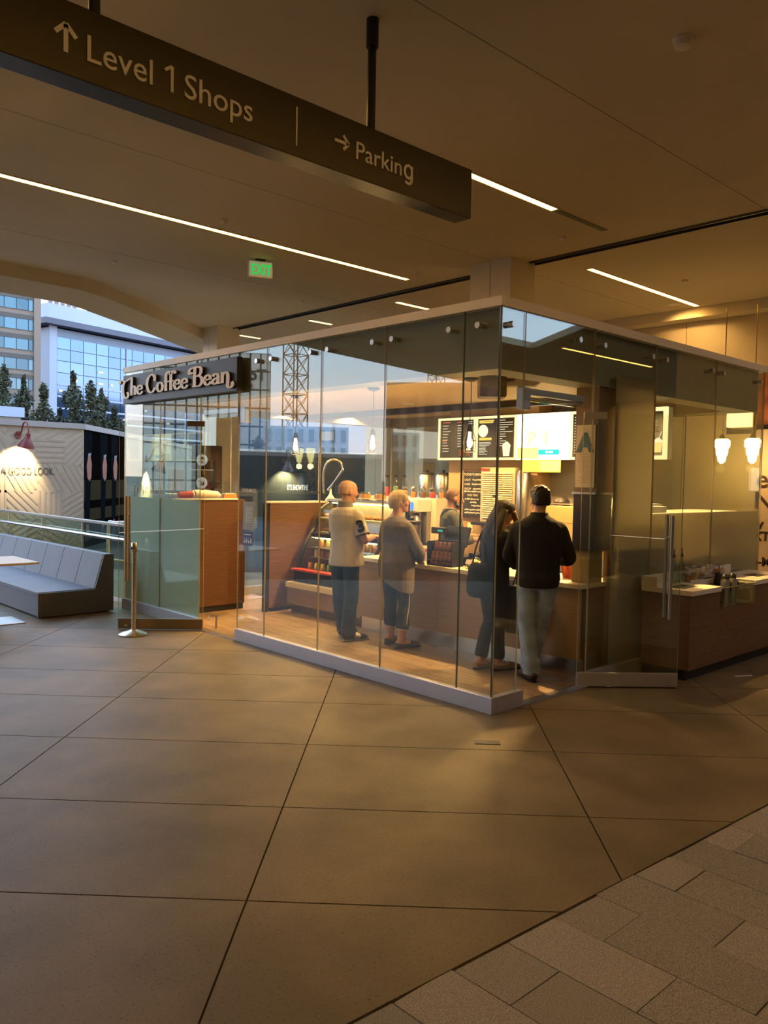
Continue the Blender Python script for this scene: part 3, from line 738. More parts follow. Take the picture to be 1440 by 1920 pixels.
# half walls of walnut laminate
def halfwall(name, lab, x0, x1, y, z1, zb, cap=True, dx=.09, wood=None):
    t = thing(name, lab, 'partition', ((x0+x1)/2, y, 0))
    obj('panel', MB().box(x0, x1, y, y+dx, zb, z1), wood or M_wood, t)
    obj('plinth', MB().box(x0+.05, x1, y+.03, y+dx, .011, zb), M_black, t)
    if cap: obj('cap', MB().box(x0-.01, x1, y-.012, y+dx+.01, z1, z1+.025, .003), M_stone, t)
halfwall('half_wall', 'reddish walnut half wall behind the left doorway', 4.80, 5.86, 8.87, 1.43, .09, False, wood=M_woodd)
halfwall('half_wall', 'walnut half wall with cream cap at the end of the pastry case', 5.96, 7.6, 8.46, 1.40, .06)
solo('dark_gap_strip', MB().box(5.90, 5.95, 8.47, 8.53, .011, 1.40), M_black, 'narrow black strip put in for the dark gap left of the capped half wall', 'post', (5.92, 8.5, 0))  # black box put in for the shade in the gap between half walls
# things on the left half wall
zt = 1.43
t = thing('cup_tray', 'pale tray resting on the left half wall under the cups', 'tray', (5.2, 8.91, zt))
obj('tray', MB().box(4.86, 5.74, 8.86, 8.97, zt, zt+.02, .004), M_white, t)
t = thing('paper_cup', 'red band paper cup lying at the left on the half wall tray', 'cup', (5.0, 8.91, zt+.02))
obj('cup', MB().tube([(4.92, 8.91, zt+.062), (5.10, 8.91, zt+.07)], [.036, .048], 14), mat('cup_red', (.40, .03, .03), .5), t, smooth=True)
obj('rim', MB().tube([(5.10, 8.91, zt+.07), (5.115, 8.91, zt+.07)], [.049, .049], 14), M_white, t, smooth=True)
solo('cup_sleeve_stack', MB().tube([(5.13, 8.91, zt+.075), (5.3, 8.91, zt+.073), (5.46, 8.91, zt+.064), (5.5, 8.91, zt+.05)], [.052, .054, .044, .026], 14), M_stone, 'stack of white paper cups lying next to the red cup', 'cups', (5.3, 8.91, zt+.02), smooth=True)
t = thing('napkin_box', 'small orange wooden napkin box at the right end of the half wall', 'box', (5.62, 8.91, zt+.02))
obj('box_body', MB().box(5.54, 5.73, 8.875, 8.955, zt+.02, zt+.075, .003), mat('box_orange', (.50, .22, .06), .5), t)
obj('napkins', MB().box(5.56, 5.71, 8.885, 8.945, zt+.075, zt+.085), M_white, t)
# faucet and funnel on the capped half wall
zt = 1.425
t = thing('spring_faucet', 'tall chrome spring faucet with a hanging spray hose over the half wall', 'faucet', (6.86, 8.50, zt))
obj('post', MB().cyl(6.86, 8.50, zt, zt+.10, .022), M_black, t, smooth=True)
ring = spline([(6.86, 8.50, zt+.08), (6.85, 8.50, zt+.36), (6.87, 8.46, zt+.50), (6.93, 8.40, zt+.555), (7.0, 8.33, zt+.52), (7.02, 8.30, zt+.42)], 8)
obj('spring_hose', MB().tube(ring, [.013 if i % 2 else .017 for i in range(len(ring))], 8), M_steel, t, smooth=True)
obj('spray_head', MB().tube([(7.02, 8.30, zt+.42), (6.95, 8.40, zt+.25), (6.90, 8.46, zt+.14)], [.016, .010, .02], 8), M_steel, t, smooth=True)
obj('lever', MB().tube([(6.86, 8.50, zt+.09), (6.74, 8.50, zt+.12)], .008, 6), M_black, t)
t = thing('funnel', 'pale plastic funnel upside down on the half wall beside the faucet', 'funnel', (6.98, 8.50, zt))
obj('cone', MB().lathe([(.075, 0), (.07, .02), (.018, .09), (.010, .16)], (6.98, 8.50, zt), 14), M_stone, t, smooth=True)
t = thing('knife_block', 'black block shaped container on the half wall behind the bald man', 'container', (7.15, 8.50, zt))
obj('block', MB().box(7.10, 7.20, 8.46, 8.55, zt, zt+.20, .006), M_black, t)
obj('lid', MB().box(7.095, 7.205, 8.455, 8.555, zt+.20, zt+.212), M_black, t)
t = thing('steel_pitcher', 'slim steel pitcher on the half wall beside the black container', 'pitcher', (7.30, 8.50, zt))
obj('body', MB().lathe([(.045, 0), (.045, .12), (.03, .17), (.035, .22)], (7.30, 8.50, zt), 12), M_steel, t, smooth=True)
obj('handle', MB().tube([(7.345, 8.50, zt+.12), (7.39, 8.50, zt+.10), (7.39, 8.50, zt+.03), (7.345, 8.5, zt+.02)], .007, 6), M_steel, t, smooth=True)

# back bar
t = thing('back_bar', 'long back bar cabinet with raised ledge behind the barista', 'cabinet', (7.5, 8.2, 0))
obj('cabinet_body', MB().box(7.25, 7.75, 7.03, 8.42, .011, .86), M_wood, t)
obj('countertop', MB().box(7.2, 7.78, 7.02, 8.43, .86, .90, .004), M_stone, t)
obj('raised_ledge', MB().box(7.50, 7.78, 7.02, 8.43, .90, 1.50, .004), M_stone, t)
def brewer(y, lab):
    t = thing('coffee_brewer', lab, 'coffee machine', (7.34, y, .90))
    obj('housing', MB().box(7.24, 7.49, y-.12, y+.12, 1.33, 1.49, .008), M_white, t)
    obj('column_back', MB().box(7.42, 7.49, y-.11, y+.11, .93, 1.33), M_steel, t)
    obj('base', MB().box(7.22, 7.49, y-.12, y+.12, .90, .94, .006), M_black, t)
    obj('display', MB().box(7.234, 7.242, y-.05, y+.0, 1.35, 1.45), emit('blue_display', (.12, .32, 1.0), 1.6), t)
    obj('server', MB().lathe([(.075, 0), (.08, .02), (.08, .28), (.06, .32), (.06, .34)], (7.33, y, .94), 14), M_steel, t, smooth=True)
    obj('server_lid', MB().cyl(7.33, y, 1.281, 1.31, .05), M_black, t)
brewer(7.22, 'white coffee brewer with blue display nearest the barista'); brewer(7.55, 'white coffee brewer with blue display left of the first')
# jars and syrup bottles on the ledge
labs = []
jc = [('amber', (.55, .26, .06)), ('red', (.55, .06, .05)), ('pale', (.70, .62, .42)), ('brown', (.20, .09, .03)), ('green', (.20, .30, .10))]
for k in range(12):
    y = 7.08+k*.085; x = 7.58 if k % 2 else 7.66
    cn, cc = jc[k % 5]
    pos = ('at the barista end', 'beside the barista end', 'right of centre', 'at the centre', 'left of centre', 'toward the bald man')[k//2]
    if k in (8, 9, 11):
        t = thing('syrup_bottle', f'tall clear syrup bottle with {cn} syrup on the ledge {pos}', 'bottle', (x, y, 1.5), group='jars and bottles on the ledge')
        obj('glass_body', MB().lathe([(.034, 0), (.036, .02), (.036, .17), (.014, .22), (.014, .26)], (x, y, 1.5), 12), M_clear, t, smooth=True)
        obj('syrup', MB().lathe([(.030, .006), (.030, .13)], (x, y, 1.5), 10), mat('syrup_'+cn, cc, .2), t, smooth=True)
        obj('pump', MB().cyl(x, y, 1.76, 1.79, .016).tube([(x, y, 1.785), (x-.05, y, 1.78)], .006, 6), M_black, t)
    else:
        t = thing('storage_jar', f'glass jar of {cn} contents with steel lid on the ledge {pos}', 'jar', (x, y, 1.5), group='jars and bottles on the ledge')
        obj('glass_body', MB().lathe([(.040, 0), (.042, .02), (.042, .10), (.034, .115)], (x, y, 1.5), 12), M_clear, t, smooth=True)
        obj('contents', MB().lathe([(.037, .005), (.037, .075)], (x, y, 1.5), 10), mat('jar_'+cn, cc, .6), t, smooth=True)
        obj('lid', MB().lathe([(.036, .116), (.036, .13), (.012, .138), (.012, .15)], (x, y, 1.5), 12), M_steel, t, smooth=True)
# rear cabinet with two tall urns
t = thing('rear_cabinet', 'dark rear cabinet under the two tall steel urns', 'cabinet', (8.75, 8.2, 0))
obj('cabinet_body', MB().box(8.5, 9.0, 7.3, 9.2, .011, 1.44), M_black, t)
obj('countertop', MB().box(8.48, 9.02, 7.28, 9.22, 1.44, 1.48, .004), M_steel, t)
for k, y in enumerate((8.36, 8.03)):
    t = thing('coffee_urn', 'tall steel coffee urn with black lid, ' + ('left' if k == 0 else 'right')+' of the pair behind the barista', 'urn', (8.72, y, 1.48), group='pair of coffee urns')
    obj('tank', MB().lathe([(.115, 0), (.12, .02), (.12, .30), (.10, .33)], (8.72, y, 1.48), 18), M_steel, t, smooth=True)
    obj('lid', MB().lathe([(.105, .33), (.10, .36), (.02, .37), (.025, .40)], (8.72, y, 1.48), 14), M_black, t, smooth=True)
    obj('tap', MB().tube([(8.60, y, 1.54), (8.55, y, 1.54), (8.55, y, 1.50)], .012, 6), M_steel, t)
    obj('gauge', MB().cyl(8.597, y+.03, 1.56, 1.76, .007), M_clear, t)

# tan menu wall
mw = thing('wall_menu', None, None, (7.9, 6.0, 0), kind='structure')
obj('wall_block', MB().box(7.70, 8.18, 5.62, 7.0, .011, 2.70), M_tan, mw)
obj('wall_block', MB().box(7.95, 8.18, 4.56, 5.62, .011, 2.70), mat('grey_paint', (.20, .19, .17), .7), mw)
# lit menu boards
M_print = mat('menu_black', (.012, .011, .010), .5)
M_glow = emit('menu_backlight', (1.0, .72, .32), 2.1)
M_glow3 = emit('poster_backlight', (1.0, .80, .45), 4.5)
M_line = emit('menu_print_white', (1.0, .85, .60), 1.1); M_or = emit('menu_print_orange', (1.0, .22, .05), .9); M_yel = emit('menu_print_yellow', (1.0, .58, .10), 1.6)
M_cup = emit('print_cream', (1.0, .80, .50), 1.8); M_cof = emit('print_coffee', (.45, .16, .04), .8)
BX = 7.56
BW = .622
def board(i, lab):
    y1 = 7.07-i*BW; y0 = y1-BW+.006
    t = thing('menu_board', lab, 'menu board', (BX, (y0+y1)/2, 2.0))
    obj('light_box', MB().box(BX+.03, BX+.12, y0, y1, 1.99, 2.515), M_trim, t)
    return t, y0, y1
def frame(t, y0, y1, m_=None, wd=.028):
    f = m_ or M_glow
    obj('lit_frame', MB().box(BX, BX+.03, y0, y1, 1.99, 1.99+wd).box(BX, BX+.03, y0, y1, 2.515-wd, 2.515).box(BX, BX+.03, y0, y0+wd, 1.99+wd, 2.515-wd).box(BX, BX+.03, y1-wd, y1, 1.99+wd, 2.515-wd), f, t)
    obj('printed_panel', MB().box(BX+.012, BX+.03, y0+wd, y1-wd, 1.99+wd, 2.515-wd), M_print, t)
def lines(t, ya, yb, z0, z1, n, m_, name='print_lines', h=.008, lo=.35):
    m2 = MB()
    for k in range(n):
        z = z1-(z1-z0)*k/max(1, n-1); wd = (ya-yb)*random.uniform(lo, 1)
        m2.box(BX+.009, BX+.012, ya-wd, ya, z-h/2, z+h/2)
    obj(name, m2, m_, t, kind='stuff')
def disc(t, name, y, z, r, m_, dy=1.0):
    mm = MB().extr([(y+r*dy*math.cos(2*math.pi*a/20), z+r*math.sin(2*math.pi*a/20)) for a in range(20)], 0, BX+.008, BX+.012); obj(name, mm, m_, t)
def cup(t, y, z, s, body, top, name='printed_cup'):
    mm = MB().extr([(y-.5*s, z+1.0*s), (y+.5*s, z+1.0*s), (y+.38*s, z), (y-.38*s, z)], 0, BX+.007, BX+.011); o = obj(name, mm, body, t)
    mm = MB().extr([(y-.56*s, z+1.0*s), (y-.45*s, z+1.22*s), (y-.1*s, z+1.5*s), (y+.15*s, z+1.42*s), (y+.45*s, z+1.2*s), (y+.56*s, z+1.0*s)], 0, BX+.006, BX+.011); obj('printed_cream', mm, top, o)
t, y0, y1 = board(0, 'black lit menu board with a mug print, leftmost of the row'); frame(t, y0, y1)
lines(t, y1-.07, y1-.20, 2.44, 2.46, 1, M_or, h=.014, lo=.9); lines(t, y1-.07, y1-.26, 2.10, 2.42, 10, M_line); lines(t, y1-.07, y1-.15, 2.225, 2.23, 1, M_or, h=.012)
lines(t, y1-.32, y1-.44, 2.455, 2.46, 1, M_or, h=.012); lines(t, y1-.32, y1-.46, 2.16, 2.42, 9, M_line); lines(t, y1-.50, y1-.56, 2.12, 2.46, 16, M_line, h=.006, lo=.8)
cup(t, y1-.50, 2.035, .075, M_cof, M_cup); lines(t, y1-.36, y1-.43, 2.05, 2.11, 4, M_or, h=.012, lo=.8)
t, y0, y1 = board(1, 'black lit menu board with a round plate print and iced cup, second of the row'); frame(t, y0, y1)
lines(t, y1-.05, y1-.28, 2.44, 2.46, 2, M_yel, h=.016, lo=.9); disc(t, 'printed_plate', y1-.11, 2.34, .075, M_cup); lines(t, y1-.05, y1-.26, 2.235, 2.25, 2, M_yel, h=.016, lo=.9)
lines(t, y1-.05, y1-.25, 2.06, 2.20, 9, M_line); lines(t, y1-.32, y1-.56, 2.16, 2.46, 12, M_line); cup(t, y1-.47, 2.035, .115, M_cup, M_cup)
t, y0, y1 = board(2, 'bright backlit white poster with big faded letters, third of the row'); y0 -= .0
obj('lit_panel', MB().box(BX, BX+.03, y0-.10, y1, 1.99, 2.515), M_glow3, t)
obj('printed_band', MB().box(BX-.003, BX, y0+.02, y0+.30, 2.045, 2.105), emit('print_teal', (.05, .75, .62), 1.3), t)
obj('blurred_print', MB().box(BX-.006, BX-.003, y0+.17, y0+.20, 2.064, 2.088).box(BX-.006, BX-.003, y0+.10, y0+.155, 2.064, 2.088), emit('print_white', (1, .95, .8), 2.0), t)
lettering('lettering', 'P', .22, (BX-.003, y1-.22, 2.16), YL, emit('print_pale_yellow', (.95, .78, .25), 2.6), t, bold=.008)
lettering('lettering', 'I', .22, (BX-.003, y0+.20, 2.16), YL, emit('print_pale_yellow', (.95, .78, .25), 2.6), t, bold=.008)
obj('printed_tint', MB().box(BX-.002, BX, y1-.32, y1-.02, 2.0, 2.13), emit('print_lemon', (1.0, .72, .16), 2.6), t)
t, y0, y1 = board(3, 'black lit menu board half hidden behind the pillar, fourth of the row'); y1 -= .11
frame(t, y0, y1); lines(t, y1-.05, y1-.28, 2.06, 2.45, 14, M_line); lines(t, y1-.32, y1-.46, 2.1, 2.45, 12, M_line)
t, y0, y1 = board(4, 'black lit menu board with a whipped cream drink print, last of the row'); frame(t, y0, y1, wd=.04)
lines(t, y1-.28, y1-.56, 2.25, 2.42, 9, emit('menu_print_dim', (1, .7, .3), .35)); cup(t, y0+.095, 2.06, .10, emit('print_caramel', (.95, .55, .18), 2.2), M_cup)
obj('printed_straw', MB().tube([(BX+.006, y0+.08, 2.20), (BX+.006, y0+.055, 2.27)], .004, 6), M_cup, t)
t = thing('hanging_poster', 'small yellow poster of food hanging under the bright board', 'poster', (BX, 5.45, 1.86))
obj('poster_sheet', MB().box(BX-.01, BX-.006, 5.20, 5.72, 1.85, 1.99), mat('poster_yellow', (.95, .66, .10), .6), t)
obj('printed_food', MB().box(BX-.012, BX-.01, 5.21, 5.47, 1.86, 1.975), mat('poster_food', (.85, .60, .28), .6, var=.3, scale=40), t)
# chalkboard
t = thing('chalkboard', 'small black chalkboard of handwritten brews on the tan wall', 'chalkboard', (7.68, 6.55, 1.28))
obj('frame', MB().box(7.675, 7.70, 6.40, 6.73, 1.27, 1.87, .004), M_wood, t)
obj('slate', MB().box(7.670, 7.676, 6.415, 6.715, 1.285, 1.855), mat('slate', (.015, .016, .015), .7), t)
M_chalk = mat('chalk_white', (.70, .62, .50), .9)
lettering('handwriting', "TODAY'S BREW", .042, (7.668, 6.565, 1.80), YL, M_chalk, t, depth=.002)
for k, (wd, z) in enumerate((('LIGHT', 1.735), ('DARK', 1.68), ('DECAF', 1.625))):
    lettering('handwriting', wd, .035, (7.668, 6.70, z), YL, M_chalk, t, 'LEFT', depth=.002)
lettering('handwriting', 'ICED TEAS', .035, (7.668, 6.565, 1.545), YL, M_chalk, t, depth=.002)
m2 = MB()
for z, a, b in ((1.74, 6.57, 6.43), (1.685, 6.58, 6.44), (1.63, 6.56, 6.43), (1.595, 6.70, 6.43), (1.50, 6.69, 6.62), (1.50, 6.60, 6.48), (1.46, 6.6, 6.5), (1.42, 6.58, 6.44), (1.37, 6.69, 6.62), (1.37, 6.6, 6.43), (1.33, 6.69, 6.45)):
    y = a
    while y > b:
        m2.box(7.667, 7.669, y-.012, y, z+random.uniform(-.004, .004), z+random.uniform(.010, .02)); y -= .017
obj('chalk_strokes', m2, M_chalk, t, kind='stuff')
# louvred ice machine
t = thing('ice_machine', 'tall cream machine with a louvred front next to the chalkboard', 'ice machine', (7.66, 6.1, 1.22))
M_ice = mat('machine_beige', (.50, .41, .27), .5)
obj('cabinet_body', MB().box(7.60, 7.70, 5.86, 6.38, 1.24, 1.90, .006), M_ice, t)
for k in range(3):
    ya = 6.345-.155*k
    for n_ in range(22):
        z = 1.29+n_*.0255
        obj('louvre', MB().add([(7.588, ya-.145, z), (7.588, ya, z), (7.600, ya, z+.018), (7.600, ya-.145, z+.018), (7.60, ya-.145, z), (7.60, ya, z)], [(0, 1, 2, 3), (0, 3, 4), (1, 5, 2), (0, 4, 5, 1), (3, 2, 5, 4)]), M_ice, t)
obj('name_plate', MB().box(7.583, 7.59, 6.14, 6.18, 1.55, 1.57), M_black, t)
obj('label_strip', MB().box(7.597, 7.60, 6.24, 6.375, 1.855, 1.89), mat('label_red', (.22, .04, .015), .5), t)
t = thing('machine_shelf', 'thin dark shelf on the tan wall under the louvred machine', 'shelf', (7.62, 6.2, 1.2))
obj('board', MB().box(7.52, 7.70, 5.7, 6.46, 1.20, 1.235, .004), M_black, t)
obj('bracket', MB().box(7.64, 7.70, 6.2, 6.22, 1.08, 1.20).box(7.64, 7.70, 5.9, 5.92, 1.08, 1.20), M_black, t)
t = thing('switch_plate', 'cream switch plate on the tan wall below the chalkboard', 'switch', (7.70, 6.615, 1.15))
obj('plate', MB().box(7.692, 7.70, 6.575, 6.655, 1.09, 1.21, .002), mat('switch_cream', (.90, .84, .66), .4), t)
obj('rocker', MB().box(7.689, 7.692, 6.60, 6.63, 1.13, 1.17), M_stone, t)
# tall tins behind the couple: curved steel canister by the machine
t = thing('water_boiler', 'round steel water boiler right of the louvred machine', 'boiler', (7.6, 5.66, 1.235))
obj('tank', MB().lathe([(.08, 0), (.085, .02), (.085, .58), (.07, .63), (.03, .65)], (7.62, 5.75, 1.235), 16), M_steel, t, smooth=True)
obj('tap', MB().tube([(7.54, 5.75, 1.30), (7.50, 5.75, 1.30), (7.50, 5.75, 1.27)], .01, 6), M_black, t)

# espresso machine / warm lit screen at the right end
t = thing('espresso_machine', 'espresso machine with warm lit cream back panel behind the black sweater man', 'espresso machine', (6.95, 4.75, 0))
obj('stand', MB().box(6.86, 7.3, 4.10, 4.98, .011, .84, .004), M_wood, t)
obj('body', MB().box(6.90, 7.25, 4.14, 4.94, .84, 1.42, .01), M_steel, t)
obj('back_panel', MB().box(6.885, 6.90, 4.14, 4.94, 1.00, 1.50, .003), mat('warm_panel', (.80, .62, .26), .45), t)
for z in (1.16, 1.33): obj('panel_seam', MB().box(6.883, 6.886, 4.14, 4.94, z, z+.004), M_tan, t)
obj('cup_rail', MB().tube([(6.9, 4.15, 1.52), (6.9, 4.93, 1.52)], .008, 6), M_steel, t)
light('panel_light', 'AREA', (6.62, 4.6, 2.0), 10, WARM, size=.25, rot=(0, R(-38), 0))  # bare area light without a fitting, aimed at the espresso machine's back panel
# books and box on the counter end
for k, (dx, c_, lab) in enumerate(((0, ('book_orange', (.55, .14, .03)), 'orange book leaning on the counter behind the box, left one'), (.035, ('book_red', (.42, .07, .03)), 'dark red book leaning on the counter between orange and tan'), (.07, ('book_tan', (.42, .30, .16)), 'tan book leaning on the counter next to the box'))):
    t = thing('leaning_book', lab, 'book', (6.36, 4.27-dx, .85))
    Mx = Matrix.Translation((6.40, 4.27-dx*1.6, .855)) @ Matrix.Rotation(R(-14), 4, 'X')
    obj('cover', MB().box(-.09, .09, -.014, .014, 0, .25, .002).xf(Mx), mat(c_[0], c_[1], .55), t)
    obj('pages', MB().box(-.085, .092, -.010, .010, .004, .246).xf(Mx), M_white, t)
t = thing('display_box', 'olive display box standing at the right end of the counter top', 'box', (6.3, 4.02, .85))
obj('box_body', MB().box(6.20, 6.42, 3.945, 4.12, .85, 1.12, .004), mat('box_olive', (.34, .27, .12), .5), t)
obj('lid', MB().box(6.195, 6.425, 3.94, 4.125, 1.12, 1.135, .003), mat('box_olive', (.34, .27, .12), .5), t)
t = thing('divider_pillar', 'dark brown divider panel above the counter end holding the A grade card', 'panel', (6.3, 4.0, 1.2))
obj('upper_panel', MB().box(6.17, 6.44, 3.87, 4.10, 1.66, 2.58), mat('divider_brown', (.16, .10, .05), .5), t)
obj('dark_screen', MB().box(6.165, 6.44, 3.88, 4.10, 1.14, 1.64, .004), M_black, t)
obj('shelf_edge', MB().box(6.15, 6.33, 3.87, 4.11, 1.64, 1.66), M_steel, t)
t = thing('grade_card', 'pale health inspection card with a large blue A above the dark screen', 'card', (6.16, 3.99, 1.7))
obj('sheet', MB().box(6.160, 6.164, 3.89, 4.085, 1.70, 2.25), mat('card_paper', (.62, .52, .36), .7), t)
M_blue = mat('card_blue', (.05, .12, .17), .6)
lettering('lettering', 'A', .22, (6.157, 3.99, 2.02), YL, M_blue, t, bold=.012)
m2 = MB()
for k in range(16): m2.box(6.158, 6.160, 3.91, 4.06-random.uniform(0, .04), 1.74+k*.0165, 1.744+k*.0165)
obj('print_lines', m2, M_tan, t, kind='stuff')
# ------------------------------------------------------------------ on the counter
zc = .85
t = thing('cash_register', 'black cash register with tilted screen and customer display on the counter', 'cash register', (6.42, 5.72, zc))
obj('drawer', MB().box(6.32, 6.62, 5.55, 5.92, zc, zc+.09, .006), M_black, t)
obj('neck', MB().box(6.46, 6.52, 5.68, 5.78, zc+.09, zc+.22), M_black, t)
Mx = Matrix.Translation((6.46, 5.73, zc+.29)) @ Matrix.Rotation(R(20), 4, 'Y')
obj('screen', MB().box(-.015, .015, -.16, .16, -.11, .11, .006).xf(Mx), M_black, t)
pd = obj('pole_display', MB().cyl(6.40, 5.93, zc+.05, zc+.32, .012).box(6.37, 6.42, 5.83, 6.03, zc+.31, zc+.38, .006), M_black, t)
obj('green_digits', MB().box(6.366, 6.37, 5.86, 5.93, zc+.335, zc+.355), emit('lcd_green', (.1, .8, .55), .7), pd)
obj('receipt_printer', MB().box(6.38, 6.56, 5.34, 5.50, zc, zc+.14, .012), M_black, t)
t = thing('chip_rack', 'black wire rack of brown snack bags on the counter front edge', 'rack', (6.20, 5.66, zc))
obj('rack_frame', MB().box(6.12, 6.30, 5.50, 5.84, zc, zc+.012).box(6.28, 6.30, 5.50, 5.84, zc, zc+.26).box(6.12, 6.30, 5.495, 5.505, zc, zc+.25).box(6.12, 6.30, 5.835, 5.845, zc, zc+.25).box(6.12, 6.13, 5.50, 5.84, zc+.05, zc+.06).box(6.14, 6.15, 5.50, 5.84, zc+.16, zc+.17), M_black, t)
M_bag = mat('snack_bag_brown', (.30, .14, .05), .3, var=.35, scale=25)
for r_ in range(2):
    for k in range(5):
        y = 5.545+k*.062; x = 6.15+.05*r_; z = zc+.012+.10*r_
        solo('snack_bag', MB().tube([(x, y, z), (x, y, z+.02), (x+.008, y, z+.09), (x+.012, y, z+.135)], [.012, .022, .018, .003], 8, flat=[.024, .028, .028, .026]), M_bag,
             'brown snack bag in the black rack, %s row, %s from the right' % (('front', 'rear')[r_], ORD[k]), 'snack', (x, y, z), 'snack bags in the counter rack, '+('front' if r_ == 0 else 'rear'), True)
t = thing('card_terminal', 'black card payment terminal on the counter before the woman in grey', 'card reader', (6.3, 6.22, zc))
obj('base', MB().box(6.22, 6.36, 6.15, 6.29, zc, zc+.03, .008), M_black, t)
obj('keypad_body', MB().extr([(6.16, zc+.03), (6.38, zc+.03), (6.38, zc+.16), (6.34, zc+.18)], 1, 6.17, 6.27), M_black, t)
obj('screen', MB().extr([(6.265, zc+.113), (6.268, zc+.117), (6.318, zc+.159), (6.315, zc+.154)], 1, 6.19, 6.25), M_steel, t)
t = thing('tea_dispenser', 'steel drinks dispenser with black base beside the woman in grey', 'dispenser', (6.45, 6.40, zc))
obj('base', MB().box(6.36, 6.56, 6.32, 6.50, zc, zc+.13, .008), M_black, t)
obj('tank', MB().lathe([(.095, .13), (.10, .15), (.10, .36), (.10, .38)], (6.45, 6.41, zc), 18), M_steel, t, smooth=True)
obj('lid', MB().lathe([(.105, .38), (.105, .42), (.03, .43), (.03, .455)], (6.45, 6.41, zc), 18), M_black, t, smooth=True)
obj('tap', MB().tube([(6.35, 6.41, zc+.17), (6.31, 6.41, zc+.17), (6.31, 6.41, zc+.13)], .012, 6), M_black, t)
t = thing('cookie_bag', 'clear bag of golden cookies lying on the counter left of the long haired woman', 'bag', (6.25, 5.30, zc))
obj('cookies', MB().ball((6.25, 5.33, zc+.035), (.06, .07, .035)).ball((6.27, 5.25, zc+.05), (.055, .06, .03)).ball((6.22, 5.28, zc+.075), (.05, .05, .025)), mat('cookie_gold', (.62, .40, .14), .5, var=.3, scale=40), t, smooth=True)
obj('wrap', MB().lathe([(.10, 0), (.11, .04), (.085, .09), (.02, .12), (.035, .15)], (6.25, 5.29, zc), 14), M_clear, t, smooth=True)
obj('label', MB().obox((6.15, 5.29, zc+.075), (.006, .08, .05), 0, M=Matrix.Rotation(R(30), 4, 'Y')), M_white, t)
t = thing('muffin_basket', 'small basket with a brown muffin behind the cookie bag', 'basket', (6.47, 5.16, zc))
obj('basket', MB().lathe([(.06, 0), (.085, .07), (.09, .075)], (6.47, 5.16, zc), 14), M_wood, t, smooth=True)
obj('muffin', MB().ball((6.47, 5.16, zc+.09), (.06, .06, .05)), M_bun, t, smooth=True)
t = thing('black_backpack', 'black bag slumped on the counter behind the cash register', 'bag', (6.56, 5.06, zc))
M_cloth = mat('black_cloth', (.012, .012, .012), .85)
obj('bag_body', MB().ball((6.57, 5.34, zc+.13), (.09, .10, .13)).ball((6.58, 5.42, zc+.16), (.08, .09, .14)), M_cloth, t, smooth=True)
obj('strap', MB().tube(spline([(6.52, 5.30, zc+.22), (6.48, 5.36, zc+.30), (6.50, 5.44, zc+.28)]), .012, 6), M_cloth, t)
t = thing('price_card', 'small white price card leaning on the register', 'card', (6.30, 6.03, zc))
obj('card', MB().obox((6.30, 6.03, zc+.075), (.006, .11, .14), 0, M=Matrix.Rotation(R(12), 4, 'Y')), M_white, t)
obj('red_mark', MB().obox((6.305, 6.02, zc+.125), (.006, .05, .03), 0, M=Matrix.Rotation(R(12), 4, 'Y')), mat('mark_red', (.6, .04, .02), .5), t)

# ------------------------------------------------------------------ pendants, downlights, speaker, projector
M_bulb = emit('filament', (1.0, .62, .22), 30.0)
def pendant(y, lab, zb=2.08):
    x = 5.55
    t = thing('pendant_lamp', lab, 'lamp', (x, y, 2.66), group='cage pendants over the counter')
    obj('canopy', MB().lathe([(.03, -.03), (.065, -.012), (.065, 0)], (x, y, 2.66), 16), M_black, t, smooth=True)
    obj('cord', MB().tube(spline([(x, y, 2.64), (x+.006, y, 2.45), (x-.004, y, 2.3), (x, y, zb+.15)]), .004, 6), M_black, t)
    obj('socket', MB().lathe([(.028, .10), (.026, .14), (.012, .165)], (x, y, zb), 12), M_black, t, smooth=True)
    obj('bulb', MB().lathe([(.006, -.045), (.022, -.03), (.026, 0), (.018, .05), (.012, .10)], (x, y, zb), 12), M_bulb, t, smooth=True)
    mb = MB()
    for k in range(6):
        a = k*math.pi/3; c_, s_ = math.cos(a), math.sin(a)
        mb.tube([(x+.028*c_, y+.028*s_, zb+.11), (x+.055*c_, y+.055*s_, zb+.02), (x+.05*c_, y+.05*s_, zb-.08)], .003, 5)
    for z, r in ((-.08, .05), (.02, .055)):
        mb.tube([(x+r*math.cos(a*.5236), y+r*math.sin(a*.5236), zb+z) for a in range(13)], .003, 5)
    obj('cage', mb, M_black, t)
    light('glow', 'POINT', (x, y, zb-.10), 17, (1, .58, .2), parent=t, size=.03)
pendant(4.80, 'caged filament pendant hanging before the menu boards'); pendant(6.10, 'caged filament pendant hanging above the bald man'); pendant(7.40, 'caged filament pendant nearest the left doorway')
M_dl = emit('downlight_lens', (1.0, .84, .55), 14.0)
for i, x in enumerate((6.98, 8.25)):
    for j, y in enumerate((4.46, 5.75, 7.04, 8.34, 9.5)):
        if i == 1 and j == 2: continue
        z = 2.66 if i == 0 else 2.72
        t = thing('downlight', 'round recessed downlight in the %s ceiling strip of the kiosk, %s from the right end' % (('front', 'rear')[i], ('first', 'second', 'third', 'fourth', 'fifth')[j]), 'ceiling light', (x, y, z), group='kiosk downlights')
        obj('ring', MB()._lathe([(.05, -.004), (.075, -.006), (.078, 0), (.05, 0)], (x, y, z), 18), M_white, t, smooth=True)
        obj('lens', MB().cyl(x, y, z-.0035, z-.001, .051, n=18), M_dl, t)
        light('lamp', 'AREA', (x, y, z-.012), 170 if (i, j) == (0, 0) else 60, (1, .58, .20), parent=t, size=.09, spread=150)
